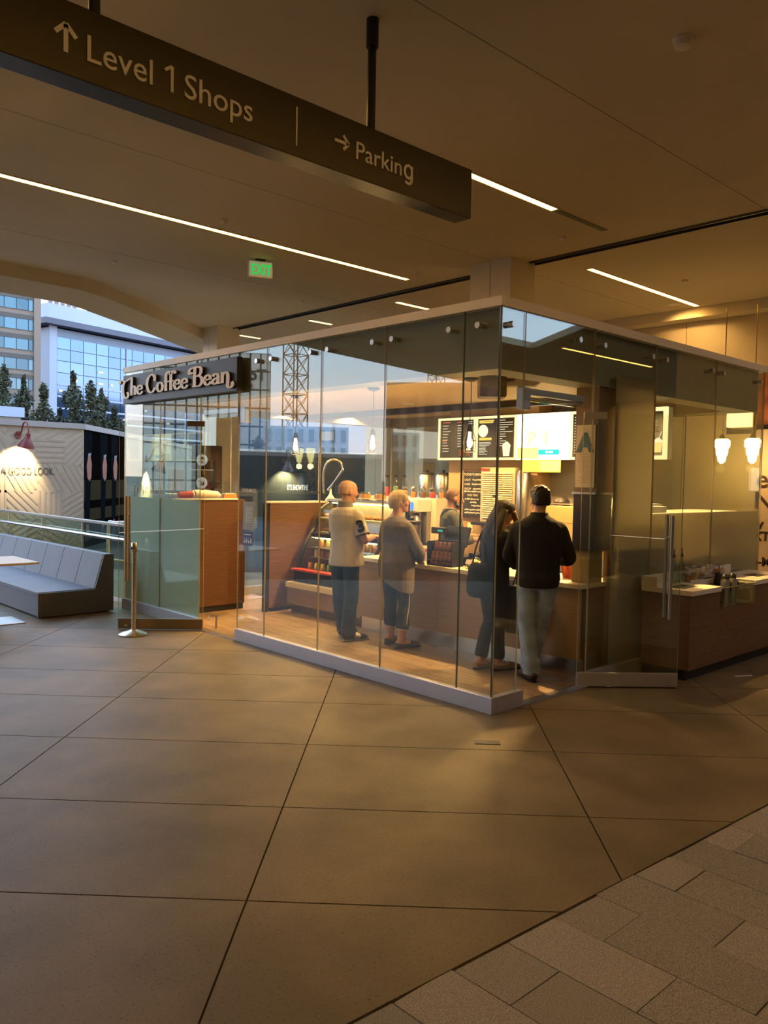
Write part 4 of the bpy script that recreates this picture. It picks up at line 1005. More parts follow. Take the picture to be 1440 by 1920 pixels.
for x in (5.75,):
    for j, y in enumerate((8.4, 9.3)):
        t = thing('downlight', 'round recessed downlight above the left doorway, %s' % ('near', 'far')[j], 'ceiling light', (x, y, 2.66), group='kiosk downlights')
        obj('ring', MB()._lathe([(.05, -.004), (.075, -.006), (.078, 0), (.05, 0)], (x, y, 2.66), 18), M_white, t, smooth=True)
        obj('lens', MB().cyl(x, y, 2.6565, 2.659, .051, n=18), M_dl, t)
        light('lamp', 'AREA', (x, y, 2.648), 30, (1, .58, .20), parent=t, size=.09, spread=150)
t = thing('ceiling_speaker', 'boxy grey speaker on the ceiling above the corner of the kiosk', 'speaker', (5.6, 4.6, 2.66))
M_spk = mat('speaker_grey', (.20, .17, .13), .6)
obj('cabinet', MB().obox((5.6, 4.6, 2.565), (.22, .24, .185), R(46), .02), M_spk, t)
obj('bracket', MB().box(5.58, 5.62, 4.58, 4.62, 2.64, 2.66), M_black, t)
obj('grille', MB().obox((5.52, 4.52, 2.565), (.012, .19, .14), R(46), .004), M_spk, t)
t = thing('ceiling_vent_box', 'dark tapered box fixed to the kiosk ceiling right of the speaker', 'projector', (5.95, 4.5, 2.66))
obj('housing', MB().add([(5.74, 4.60, 2.66), (5.98, 4.30, 2.66), (6.10, 4.42, 2.66), (5.86, 4.72, 2.66), (5.80, 4.59, 2.60), (5.95, 4.40, 2.60), (6.05, 4.46, 2.60), (5.90, 4.66, 2.60)], [(0, 1, 2, 3), (4, 7, 6, 5), (0, 4, 5, 1), (1, 5, 6, 2), (2, 6, 7, 3), (3, 7, 4, 0)]), M_spk, t)
obj('lens', MB().cyl(5.92, 4.53, 2.592, 2.60, .025), M_black, t)
# right end: low counter behind the frosted glass with papers and a screen
t = thing('prep_counter', 'prep counter seen over the frosted glass at the right end', 'counter', (8.2, 4.3, 0))
obj('cabinet_body', MB().box(7.35, 9.3, 4.0, 4.5, .011, 1.41), M_wood, t)
obj('countertop', MB().box(7.33, 9.32, 3.98, 4.52, 1.41, 1.45, .004), M_stone, t)
obj('end_panel', MB().box(6.48, 7.33, 3.93, 3.97, .011, 1.43), M_oak, t)
t = thing('monitor', 'dark monitor standing on the prep counter behind the right glass', 'monitor', (7.75, 4.4, 1.45))
obj('panel', MB().box(7.55, 7.95, 4.40, 4.43, 1.50, 1.66, .005), M_black, t); obj('foot', MB().box(7.68, 7.82, 4.37, 4.46, 1.45, 1.50), M_black, t)
t = thing('paper_tray', 'open cardboard tray of papers on the prep counter', 'tray', (7.55, 4.15, 1.45))
obj('tray', MB().box(7.40, 7.78, 4.05, 4.25, 1.45, 1.515, .003), M_stone, t)
obj('papers', MB().obox((7.5, 4.15, 1.52), (.18, .14, .012), .3).obox((7.66, 4.13, 1.53), (.12, .1, .02), -.4), M_white, t)
t = thing('wire_basket', 'small white wire basket beside the paper tray', 'basket', (7.45, 4.40, 1.45))
mb = MB()
for a, b in (((-.05, -.05), (.05, -.05)), ((.05, -.05), (.05, .05)), ((.05, .05), (-.05, .05)), ((-.05, .05), (-.05, -.05))):
    for z in (0.004, .06, .13): mb.tube([(7.45+a[0], 4.40+a[1], 1.45+z), (7.45+b[0], 4.40+b[1], 1.45+z)], .004, 5)
    mb.tube([(7.45+a[0], 4.40+a[1], 1.45), (7.45+a[0], 4.40+a[1], 1.59)], .004, 5)
obj('wires', mb, M_white, t)

# stickers on the glass beside the left doorway
t = thing('hours_sign', 'pale hours table sticker on the glass right of the left doorway', 'sticker', (4.695, 7.10, 1.35))
obj('sheet', MB().box(4.693, 4.696, 6.955, 7.145, 1.185, 1.475, .001), mat('sticker_grey', (.36, .34, .26), .6), t)
m2 = MB()
for r_ in range(10):
    for c_ in range(3): m2.box(4.691, 4.693, 6.97+.045*c_, 7.005+.045*c_, 1.26+r_*.017, 1.271+r_*.017)
obj('table_cells', m2, mat('sticker_light', (.62, .58, .46), .6), t, kind='stuff')
t = thing('accessibility_sticker', 'blue square sticker with white marks under the hours table', 'sticker', (4.695, 7.10, 1.12))
obj('sheet', MB().box(4.693, 4.696, 6.975, 7.145, 1.02, 1.17, .001), mat('sticker_blue', (.06, .08, .18), .5), t)
m2 = MB()
for k in range(4):
    y = 7.125-k*.04; m2.box(4.691, 4.693, y-.022, y, 1.045, 1.045+.03+.012*(k % 2)).box(4.691, 4.693, y-.016, y-.006, 1.088, 1.10)
m2.box(4.691, 4.693, 7.0, 7.12, 1.13, 1.138)
obj('white_marks', m2, M_white, t, kind='stuff')
t = thing('entrance_lettering', 'small white word ENTRANCE on the glass above the hours table', 'lettering', (4.695, 7.1, 1.60))
lettering('lettering', 'ENTRANCE', .052, (4.694, 7.05, 1.575), YL, M_stone, t, depth=.001)
t = thing('door_stop', 'small metal floor stop with a post inside the left doorway', 'door stop', (4.80, 7.90, .011))
obj('post', MB().tube([(4.86, 7.92, .011), (4.86, 7.92, .16)], .012, 8), M_steel, t); obj('hook', MB().tube([(4.86, 7.92, .15), (4.80, 7.97, .15), (4.79, 7.98, .10)], .009, 6), M_steel, t)

# ------------------------------------------------------------------ condiment cabinet outside the right glass
t = thing('condiment_cabinet', 'walnut condiment cabinet with cream top standing outside the right glass', 'cabinet', (7.9, 3.5, 0))
obj('left_panel', MB().box(6.80, 6.82, 3.30, 3.745, .10, .765), M_wood, t)
obj('corner_strip', MB().box(6.795, 6.83, 3.285, 3.30, .10, .765), M_wood, t)
for a, b in ((6.83, 7.38), (8.10, 9.1)):
    obj('front_panel', MB().box(a, b, 3.285, 3.305, .10, .765), M_wood, t)
obj('front_panel', MB().box(7.382, 8.098, 3.285, 3.305, .10, .60), M_wood, t)
obj('carcass', MB().box(6.83, 9.1, 3.32, 3.745, .10, .60), M_wood, t)
obj('plinth', MB().box(6.84, 9.1, 3.34, 3.745, 0, .10), M_black, t)
for a, b in ((6.78, 7.36), (8.12, 9.1)): obj('countertop', MB().box(a, b, 3.265, 3.75, .765, .81, .003), M_stone, t)
obj('countertop', MB().box(7.36, 8.12, 3.60, 3.75, .765, .81, .003), M_stone, t)
obj('backsplash', MB().box(6.78, 8.62, 3.735, 3.755, .81, .90, .003), M_stone, t)
obj('side_splash', MB().box(6.78, 6.795, 3.60, 3.735, .81, .90, .003), M_stone, t)
for x in (7.02, 8.62): obj('waste_hole', MB().obox((x, 3.47, .812), (.26, .15, .004), 0), M_black, t)
bin_ = obj('drop_in_bin', MB().box(7.38, 8.10, 3.262, 3.268, .60, .79).box(7.38, 7.386, 3.268, 3.59, .60, .80).box(8.094, 8.10, 3.268, 3.59, .60, .80).box(7.38, 8.10, 3.268, 3.59, .602, .61), M_clear, t)
obj('bin_rim', MB().box(7.38, 8.10, 3.258, 3.27, .785, .795).box(7.38, 7.392, 3.262, 3.59, .80, .81).box(8.088, 8.10, 3.262, 3.59, .80, .81), M_steel, bin_)
zc = .81
for k, x in enumerate((7.13, 7.28)):
    b = thing('oil_bottle', 'tall clear bottle with a dark pourer on the condiment cabinet, ' + ('left' if k == 0 else 'right')+' one of two', 'bottle', (x, 3.62, zc))
    obj('glass_body', MB().lathe([(.03, 0), (.034, .01), (.034, .16), (.013, .215), (.013, .25)], (x, 3.62, zc), 14), glass('bottle_green_glass', (.70, .82, .74), .09), b, smooth=True)
    obj('pourer', MB().lathe([(.013, .25), (.016, .27), (.006, .28), (.005, .33)], (x, 3.62, zc), 10), M_black, b, smooth=True)
for k, (x, y, cn, cc, lab) in enumerate(((7.48, 3.68, 'cocoa', (.36, .17, .08), 'glass shaker of brown powder at the back left of the bin'), (7.66, 3.68, 'sugar', (.45, .25, .14), 'glass shaker of brown powder at the back beside the sachets'), (7.40, 3.62, 'spice', (.30, .16, .08), 'short glass shaker of spice in front of the other shakers'))):
    b = thing('powder_shaker', lab, 'shaker', (x, y, zc))
    obj('glass_body', MB().lathe([(.032, 0), (.035, .01), (.035, .075), (.024, .11)], (x, y, zc), 14), M_clear, b, smooth=True)
    obj('powder', MB().lathe([(.030, .004), (.031, .065)], (x, y, zc), 12), mat('powder_'+cn, cc, .8), b, smooth=True)
    obj('cap', MB().lathe([(.025, .11), (.025, .13), (.012, .14)], (x, y, zc), 12), M_steel, b, smooth=True)
b = thing('sachet_caddy', 'steel caddy tray holding the sachets and the sticks', 'caddy', (8.0, 3.66, zc))
obj('tray', MB().box(7.74, 8.30, 3.61, 3.72, zc, zc+.02, .003), M_steel, b)
random.seed(3)
for k in range(14):
    x = 7.80+random.random()*.24; y = 3.625+random.random()*.08; pk = random.random() < .25
    Mx = Matrix.Translation((x, y, zc+.062+random.random()*.03)) @ Matrix.Rotation(random.uniform(-.5, .5), 4, 'Y') @ Matrix.Rotation(random.uniform(-.5, .5), 4, 'X') @ Matrix.Rotation(random.uniform(-.6, .6), 4, 'Z')
    me = MB().box(-.026, .026, -.003, .003, -.04, .04, .002).xf(Mx)
    solo('sugar_sachet', me, mat('sachet_blue', (.46, .44, .55), .7) if pk else mat('sachet_white', (.74, .66, .56), .7), 'pale blue sugar sachet in the caddy' if pk else 'white sugar sachet in the caddy', 'sachet', (x, y, zc+.02), 'blue sachets in the caddy' if pk else 'white sachets in the caddy')
b = thing('stirrer_box', 'small tan box of stirrers at the right of the sachets', 'box', (8.19, 3.67, zc+.02))
obj('box_body', MB().box(8.14, 8.24, 3.63, 3.71, zc+.02, zc+.075, .003), mat('kraft', (.42, .27, .14), .7), b)
obj('sticks', MB().tube([(8.17, 3.66, zc+.07), (8.16, 3.65, zc+.11)], .004, 5).tube([(8.19, 3.68, zc+.07), (8.20, 3.68, zc+.12)], .004, 5).tube([(8.21, 3.65, zc+.07), (8.22, 3.64, zc+.11)], .004, 5), M_oak, b)
def flask(x, y, lab, m_):
    b = thing('milk_flask', lab, 'flask', (x, y, .61))
    obj('body', MB().lathe([(.042, 0), (.045, .01), (.045, .19), (.034, .225)], (x, y, .61), 16), m_, b, smooth=True)
    obj('lid', MB().lathe([(.037, .225), (.037, .25), (.02, .27)], (x, y, .61), 14), M_black, b, smooth=True)
    obj('handle', MB().tube(spline([(x+.04, y-.01, .80), (x+.075, y-.02, .79), (x+.075, y-.02, .70), (x+.043, y-.01, .68)]), .009, 6), M_black, b, smooth=True)
flask(7.78, 3.42, 'steel milk flask with black handle in the clear drop in bin, front left', M_steel)
flask(7.94, 3.42, 'steel milk flask with black handle in the clear drop in bin, front right', M_steel)
flask(7.90, 3.54, 'black milk flask at the back of the clear drop in bin', M_black)

# ------------------------------------------------------------------ left side: stanchion, sofa, table, railing
t = thing('stanchion', 'shiny brass tinted queue post on a round foot beside the open left door', 'post', (3.985, 8.165, 0))
obj('foot', MB().lathe([(.155, 0), (.16, .012), (.13, .03), (.05, .052), (.03, .06)], (3.985, 8.165, 0), 28), M_brass, t, smooth=True)
obj('pole', MB().cyl(3.985, 8.165, .055, .93, .026, n=18), M_brass, t, smooth=True)
obj('head', MB().lathe([(.031, .90), (.034, .91), (.034, .985), (.028, 1.0)], (3.985, 8.165, 0), 18), M_brass, t, smooth=True)
obj('belt_clip', MB().box(3.94, 3.96, 8.15, 8.18, .93, .955).tube([(3.95, 8.165, .94), (3.93, 8.24, .94)], .006, 6), M_black, t)
M_sofa = mat('sofa_vinyl', (.105, .10, .108), .55, var=.06, scale=5, bump=.04, bscale=120)
M_sofad = mat('sofa_side', (.085, .075, .065), .55, var=.05)
t = thing('sofa', 'long low grey bench sofa with slanted back cushions against the railing', 'sofa', (4.0, 11.6, 0))
SY0, SY1 = 9.70, 15.2
obj('end_panel', MB().extr([(3.53, .015), (4.46, .015), (4.46, .73), (4.34, .73), (4.22, .30), (3.53, .30)], 1, SY0, SY0+.03), M_sofad, t)
obj('base', MB().box(3.54, 4.45, SY0+.03, SY1, .02, .26, .006), M_sofa, t)
obj('plinth', MB().box(3.60, 4.42, SY0+.06, SY1, 0, .02), M_black, t)
n_ = 9
for k in range(n_):
    a = SY0+.032+(SY1-SY0-.04)*k/n_; b = SY0+.032+(SY1-SY0-.04)*(k+1)/n_-.012
    obj('back_cushion', MB().extr([(4.215, .30), (4.44, .30), (4.44, .73), (4.335, .73)], 1, a, b), M_sofa, t)
    if k % 3 == 0: obj('seat_cushion', MB().box(3.535, 4.22, a, SY0+.032+(SY1-SY0-.04)*(k+3)/n_-.008, .255, .31, .008), M_sofa, t)
t = thing('cafe_table', 'pale topped square cafe table on a dark pedestal before the sofa', 'table', (2.98, 9.9, 0))
obj('tabletop', MB().box(2.62, 3.42, 9.36, 10.2, .69, .715, .004), mat('table_top_wood', (.55, .42, .27), .4, scale=3, stretch=(14, 1.2, 1), col2=(.62, .50, .34)), t)
obj('pedestal', MB().box(2.96, 3.08, 9.66, 9.84, .02, .69), mat('pedestal_grey', (.10, .09, .085), .4, metal=.5), t)
obj('foot_plate', MB().box(2.75, 3.33, 9.52, 10.02, 0, .012, .003), M_steel, t)

RX = 4.88
t = thing('glass_railing', 'glass balustrade with flat top rail and steel handrail behind the sofa', 'railing', (RX, 13.5, 0))
for a in [10.05+1.55*k for k in range(5)]:
    obj('glass_panel', MB().box(RX-.006, RX+.006, a+.01, a+1.54, .05, 1.02), glass('railing_glass', (.72, .80, .68), .05), t)
for a in [10.05+1.55*k for k in range(6)]:
    b = obj('rail_post', MB().cyl(RX-.03, a, 0, 1.0, .011), M_steel, t)
    obj('handrail_bracket', MB().tube([(RX-.03, a, .80), (RX-.09, a, .80), (RX-.09, a, .84)], .010, 6), M_steel, b)
obj('top_rail', MB().box(RX-.03, RX+.03, 10.0, 18.0, 1.02, 1.06, .006), mat('rail_bronze', (.30, .27, .22), .35, metal=.6), t)
obj('handrail', MB().tube([(RX-.09, 10.0, .86), (RX-.09, 18.0, .86)], .024, 12), M_steel, t, smooth=True)
t = thing('stair_handrail', 'white tubular stair handrail loop beyond the glass balustrade', 'handrail', (5.4, 11.2, 0))
obj('upper_loop', MB().tube(spline([(5.25, 11.6, .0), (5.25, 11.6, .92), (5.3, 11.5, 1.0), (5.5, 11.1, .98), (5.7, 10.6, .70)], 5), .025, 10), M_white, t, smooth=True)
obj('lower_loop', MB().tube(spline([(5.45, 11.2, .0), (5.45, 11.2, .92)], 4), .02, 8).tube([(5.25, 11.6, .45), (5.5, 11.1, .42), (5.72, 10.6, .1)], .022, 8), M_white, t, smooth=True)
# ================================================================== OUTSIDE
tag(obj('ground', MB().prism([(-250, 11.6), (400, 11.6), (400, 400), (-250, 400)], -.5, -.09), mat('plaza_ground', (.05, .048, .046), .95, var=.1, scale=.2, spec=.1)), kind='structure')
HZ = 2.9
M_hc = mat('hoarding_cream', (.50, .40, .29), .7)
M_hr = mat('hoarding_relief', (.43, .345, .25), .7)
M_hcap = mat('hoarding_cap', (.40, .36, .33), .5)
# first hoarding: along X, embossed herringbone of sticks, text and lamp
HY = 19.1; HX0, HX1 = 3.2, 8.02
t = thing('cream_hoarding', 'cream hoarding wall printed with sticks and reading HAVE A GOOD LOOK.', 'hoarding', (5.6, HY, 0))
obj('wall_board', MB().box(HX0, HX1, HY, HY+.12, -.5, HZ-.13), M_hc, t)
obj('cap', MB().box(HX0-.02, HX1+.02, HY-.05, HY+.15, HZ-.13, HZ), M_hcap, t)
random.seed(11)
m2 = MB(); cell = .62
for i in range(int((HX1-HX0)/cell)+1):
    for j in range(-1, 5):
        cx = HX0+.3+i*cell; cz = .35+j*cell; an = random.choice([0, 30, 60, 90, 120, 150, 45, 135])
        for k in range(5):
            off = (k-2)*.125; L_ = .46
            d = Vector((math.cos(R(an)), math.sin(R(an)))); n_ = Vector((-d.y, d.x))
            p0 = Vector((cx, cz))+n_*off-d*L_*(.8+.2*((k+i) % 2)); p1 = Vector((cx, cz))+n_*off+d*L_*(.8+.2*((k+j) % 2))
            w_ = n_*.022
            pg = [tuple(v) for v in (p0-w_, p1-w_, p1+w_, p0+w_)]
            for q_ in ((1, 0, max(HX0+.02, cx-.34)), (-1, 0, -min(HX1-.02, cx+.34)), (0, 1, cz-.34), (0, -1, -min(HZ-.15, cz+.34))):
                if len(pg) > 2: pg = clip(pg, *q_)
            if len(pg) > 2: m2.extr(pg, 1, HY-.006-.0002*k, HY)
obj('printed_sticks', m2, M_hr, t, kind='stuff')
lettering('lettering', 'HAVE A GOOD LOOK.', .245, (7.33, HY-.014, 1.665), XR, mat('hoard_text', (.10, .085, .06), .7), t, 'RIGHT', sx=.66, depth=.004)
def gooseneck(name, lab, base, out, m_, power, s=1.0):
    """wall lamp: base on the wall, out = unit vector away from the wall"""
    b = Vector(base); o = Vector(out); up = Vector((0, 0, 1))
    t = thing(name, lab, 'lamp', b)
    obj('wall_plate', MB().tube([b, b+o*.03*s], .10*s, 16), m_, t, smooth=True)
    e = b+o*.42*s
    pth = spline([b+o*.02*s, b+o*.12*s+up*.06*s, b+o*.22*s+up*.30*s, b+o*.36*s+up*.33*s, e+up*.14*s, e+up*.02*s], 6)
    obj('arm', MB().tube(pth, .022*s, 8), m_, t, smooth=True)
    tilt = (o*-.28-up).normalized()
    a0 = e+up*.02*s
    sh = obj('shade', MB().tube([a0, a0+tilt*.10*s, a0+tilt*.13*s, a0+tilt*.34*s, a0+tilt*.36*s], [.06*s, .065*s, .09*s, .21*s, .215*s], 18, cap=False), m_, t, smooth=True)
    obj('bulb', MB().ball(tuple(a0+tilt*.24*s), .05*s), emit('lamp_bulb', (1, .85, .55), 25.0), sh, smooth=True)
    aim = (b-o*.2*s-up*1.0*s)-(a0+tilt*.37*s)
    q_ = aim.to_track_quat('-Z', 'Y')
    light('lamp', 'SPOT', a0+tilt*.38*s, power, (1, .78, .42), parent=t, size=.05, rot=q_.to_euler(), spot=110)
M_redl = mat('lamp_red', (.17, .022, .02), .4)
gooseneck('gooseneck_lamp', 'dark red gooseneck lamp lighting the cream hoarding', (6.50, HY, 2.56), (.30, -.954, 0), M_redl, 330, .85)
# second hoarding: diagonal, dark poster then pale boards
A = Vector((8.02, 19.15, 0)); B = Vector((17.5, 30.4, 0)); azB = math.atan2(B.y-A.y, B.x-A.x); LB = (B-A).length
MBt = Matrix.Translation(A) @ Matrix.Rotation(azB, 4, 'Z')
L1 = 3.75
t = thing('pale_hoarding', 'receding pale grey hoarding seen through the kiosk glass with a dark lamp', 'hoarding', A+Vector((4, 5, 0)))
obj('wall_board', MB().box(L1, LB, 0, .12, -.5, HZ-.13).xf(MBt), mat('hoarding_grey', (.24, .26, .22), .7), t)
obj('cap', MB().box(L1, LB, -.05, .15, HZ-.13, HZ).xf(MBt), M_hcap, t)
random.seed(9)
for k, n_ in enumerate((8, 11, 7)):                              # three lines too blurred to read
    m_ = MB(); x_ = 6.9-n_*.19
    for i in range(n_):
        if i == n_//2: x_ += .3; continue
        m_.box(x_, x_+.07, -.006, 0, 1.62-.55*k, 1.92-.55*k).box(x_, x_+random.uniform(.15, .28), -.006, 0, 1.62-.55*k+random.choice((0, .12, .24)), 1.68-.55*k+random.choice((0, .12, .24))+.01); x_ += .36
    obj('blurred_print', m_.xf(MBt), mat('hoard_text', (.1, .085, .06), .7), t, kind='stuff')
obj('printed_photo', MB().box(9.6, 12.4, -.008, 0, .3, 1.9).xf(MBt), mat('print_sepia', (.22, .15, .10), .7, var=.3, scale=2), t)
p_ = MBt @ Vector((6.3, 0, 2.2)); nrm = Vector((math.sin(azB), -math.cos(azB), 0))
gooseneck('gooseneck_lamp', 'dark gooseneck lamp lighting the pale hoarding seen through the left glass', p_, tuple(nrm), mat('lamp_dark', (.05, .03, .03), .4), 500, 1.2)
t = thing('dark_hoarding', 'black hoarding with a photo print of people in dark trousers', 'hoarding', A)
obj('wall_board', MB().box(0, L1, 0, .12, -.5, HZ-.13).xf(MBt), mat('print_black', (.004, .0035, .003), .95, spec=.0), t)
obj('cap', MB().box(-.04, L1, -.05, .15, HZ-.13, HZ).xf(MBt), M_hcap, t)
obj('printed_floor', MB().box(.02, L1, -.003, 0, .55, 1.55).xf(MBt), mat('print_olive', (.045, .036, .018), .95, spec=.0), t)
obj('printed_step', MB().box(.02, L1, -.004, 0, .85, 1.05).xf(MBt), mat('print_black', (.01, .01, .01), .6), t)
M_navy = mat('print_navy', (.007, .008, .010), .95, spec=.0); M_skinp = mat('print_skin', (.34, .14, .085), .7); M_cuff = mat('print_cuff', (.22, .24, .27), .7)
for k, x in enumerate((.45, 1.75, 2.75)):
    m2 = MB()
    pf = lambda p: [(x+a*1.35, b) for a, b in p]
    m2.extr(pf([(-.24, .1), (.02, .1), (.10, 1.4), (.20, 2.75), (-.30, 2.75), (-.22, 1.4)]), 1, -.006, 0); obj('printed_trousers', m2.xf(MBt), M_navy, t)
    obj('printed_hand', MB().extr(pf([(-.10, 1.62), (.02, 1.52), (.13, 1.60), (.16, 1.95), (.08, 2.15), (-.06, 2.12), (-.14, 1.9)]), 1, -.009, 0).xf(MBt), M_skinp, t)
    obj('printed_cuff', MB().extr(pf([(-.06, 2.12), (.09, 2.15), (.12, 2.22), (-.06, 2.2)]), 1, -.010, 0).xf(MBt), M_cuff, t)
    obj('printed_shoe', MB().extr(pf([(-.26, .06), (.10, .06), (.08, .22), (.0, .34), (-.16, .32)]), 1, -.010, 0).xf(MBt), M_black, t)
    obj('printed_ankle', MB().extr(pf([(-.16, .32), (0, .34), (-.01, .46), (-.15, .46)]), 1, -.011, 0).xf(MBt), M_skinp, t)
# dark hoarding further back, seen through the kiosk
C0 = Vector((20.0, 30.0, 0)); azC = R(-18)
MCt = Matrix.Translation(C0) @ Matrix.Rotation(azC, 4, 'Z')
t = thing('showtime_hoarding', 'charcoal hoarding reading ITS SHOWTIME seen through the kiosk above the half wall', 'hoarding', C0)
obj('wall_board', MB().box(-1.5, 14, 0, .2, -.5, HZ-.1).xf(MCt), mat('hoarding_charcoal', (.028, .032, .032), .9, spec=.1), t)
obj('cap', MB().box(-1.5, 14, -.05, .25, HZ-.1, HZ).xf(MCt), M_hcap, t)
obj('lettering', text_mb("IT'S SHOWTIME", .34, .006, 'LEFT', sx=.42).xf(MCt @ Matrix.Translation((1.75, -.01, 1.12)) @ Matrix.Rotation(R(90), 4, 'X')), mat('hoard_white', (.85, .82, .75), .7), t)
gooseneck('gooseneck_lamp', 'dark gooseneck lamp on the charcoal hoarding behind the kiosk', MCt @ Vector((1.6, 0, 2.45)), (math.sin(azC), -math.cos(azC), 0), mat('lamp_dark', (.05, .03, .03), .4), 900, 1.4)
# directory pillar with round arrow signs, seen through the left glass
D0 = Vector((9.0, 13.8, 0))
t = thing('directory_pillar', 'black directory pillar with round white arrow signs seen through the left doorway', 'sign', (7.4, 12.4, 0))
azD = R(-43)
MD = Matrix.Translation((7.32, 12.45, 0)) @ Matrix.Rotation(azD, 4, 'Z')
obj('pillar', MB().box(-.18, .30, 0, .25, -.09, 2.25).xf(MD), mat('pillar_black', (.006, .006, .006), .8, spec=.1), t)
for z, an in ((2.0, 0), (1.6, R(-135))):
    d_ = obj('disc', MB().extr([(.0+.10*math.cos(a*.3142), z+.10*math.sin(a*.3142)) for a in range(20)], 1, -.012, 0).xf(MD), mat('sign_disc', (.85, .88, .88), .5), t)
    a_ = arrow(0, z, .055, an); a_.v = [(v[0], v[1]-.017, v[2]) for v in a_.v]; obj('arrow', a_.xf(MD), M_black, d_)
    obj('lettering', MB().box(-.2, .2, -.012, 0, z-.18, z-.165).xf(MD), M_stone, t)

# ------------------------------------------------------------------ buildings beyond the hoarding
M_pane = mat('facade_glass_blue', (.13, .205, .34), .06, metal=.95, tint=.10)
M_panet = mat('facade_glass_teal', (.075, .13, .17), .08, metal=.85, tint=.25)
M_mull = mat('facade_mullion', (.14, .18, .25), .4, metal=.4)
M_bst = mat('tower_stone', (.21, .17, .135), .8, tint=.08)
M_bgr = mat('tower_grey', (.085, .08, .07), .8)
M_frame = mat('facade_white', (.36, .42, .54), .6)
def facade(name, lab, P0, az, wid, z0, z1, nx, nz, mp, mm, border=0.0, spandrel=None, depth=14, cat='building', gap=.06, group=None, mull_h=None):
    """a glazed block whose front runs from P0 in direction az; windows are parts that share one mesh"""
    t = thing(name, lab, cat, P0, group=group, rz=az)
    obj('wall', MB().box(0, wid, .25, depth, z0, z1), mm, t, local=True)
    dx = (wid-2*border)/nx; dz = (z1-border-z0)/nz
    hh = dz-2*gap if spandrel is None else dz*(1-spandrel)
    me = mesh_of('window', MB().box(-dx/2+gap, dx/2-gap, 0, .2, -hh/2, hh/2)); me.materials.append(mp)
    for j in range(nz):
        for i in range(nx):
            o = bpy.data.objects.new('window', me); COL.objects.link(o); o.parent = t
            o.location = (border+dx*(i+.5), .08, z0+dz*(j+.5))
    return t
# left tower: bands of glass and stone
Dt = 150; yt = 141.0
t = facade('banded_tower', 'stone and teal glass banded office tower at the far left', (40.0, yt, 0), 0, 11.6, -2, 44.5, 6, 14, M_panet, M_bst, spandrel=.46)
for j in range(14): obj('stone_band', MB().box(2.2, 10.4, -.05, .25, -2+3.32*j+2.55, -2+3.32*j+3.30), M_bgr, t, local=True)
obj('corner_pier', MB().box(10.5, 11.6, -.3, .6, -2, 46), M_bst, t, local=True)
# large glass block
P0 = (60.0, 159.0, 0); az = R(14)
t = facade('glass_office_block', 'wide pale blue glass office block with a projecting roof slab', P0, az, 70, -2, 29.6, 22, 13, M_pane, M_mull, border=1.6, gap=.07, depth=30)
OB = t
obj('roof_slab', MB().box(-2.2, 73, -2.0, 30, 29.9, 31.0), mat('roof_slab_grey', (.09, .10, .14), .6), t, local=True)
obj('penthouse', MB().box(1, 70, 2.0, 28, 31.0, 34.6), M_frame, t, local=True)
obj('side_pier', MB().box(0, 1.5, -.1, .3, -2, 29.9), M_frame, t, local=True)
for i in range(1, 4): obj('facade_rib', MB().box(1.6+16.7*i-.12, 1.6+16.7*i+.12, -.12, .25, -2, 28), M_frame, t, local=True)
for j in range(3, 9): obj('facade_ledge', MB().box(1.6, 68.4, -.15, .25, -2+2.31*(j+1)-.20, -2+2.31*(j+1)+.14), M_frame, t, local=True)
t = facade('slim_far_tower', 'slim far tower of grey fins above the roof of the glass block', (91, 243, 0), 0, 9, 0, 53, 5, 10, mat('far_fin', (.20, .16, .18), .6), mat('far_wall', (.62, .64, .70), .7), gap=.35)
for k in range(16):
    ii, jj = random.Random(k).randrange(0, 12), random.Random(k+50).randrange(6, 12)
    obj('lit_ceiling', MB().box(1.6+3.04*ii+.4, 1.6+3.04*ii+.4+random.uniform(.5, 1.3), -.03, .0, -2+2.31*jj+.9, -2+2.31*jj+1.3), emit('office_light', (1, .97, .9), 1.0), OB, local=True)
# low white block behind the hoarding
t = thing('low_white_block', 'low white rooftop block above the cream hoarding at the far left', 'building', (8.5, 31, 0))
obj('wall', MB().box(6.0, 10.3, 30, 33, -.09, 3.65), mat('white_render', (.34, .31, .27), .8), t); obj('roof_edge', MB().box(5.9, 10.4, 29.9, 33.1, 3.65, 4.0), M_frame, t)
# dark blue glazed wing behind the kiosk, and a tall block further right that the glass office block mirrors
facade('blue_glazed_wing', 'dark blue glazed wing seen through the kiosk behind the coffee urns', (33, 52, 0), R(-30), 62, -1, 17, 16, 5, mat('wing_glass', (.06, .11, .20), .12, metal=.6, tint=.2), mat('wing_frame', (.13, .15, .17), .6), gap=.12)
tag(obj('wall_far', MB().box(170, 420, -60, -20, -1, 42), mat('far_block', (.03, .04, .07), .8)), kind='structure')
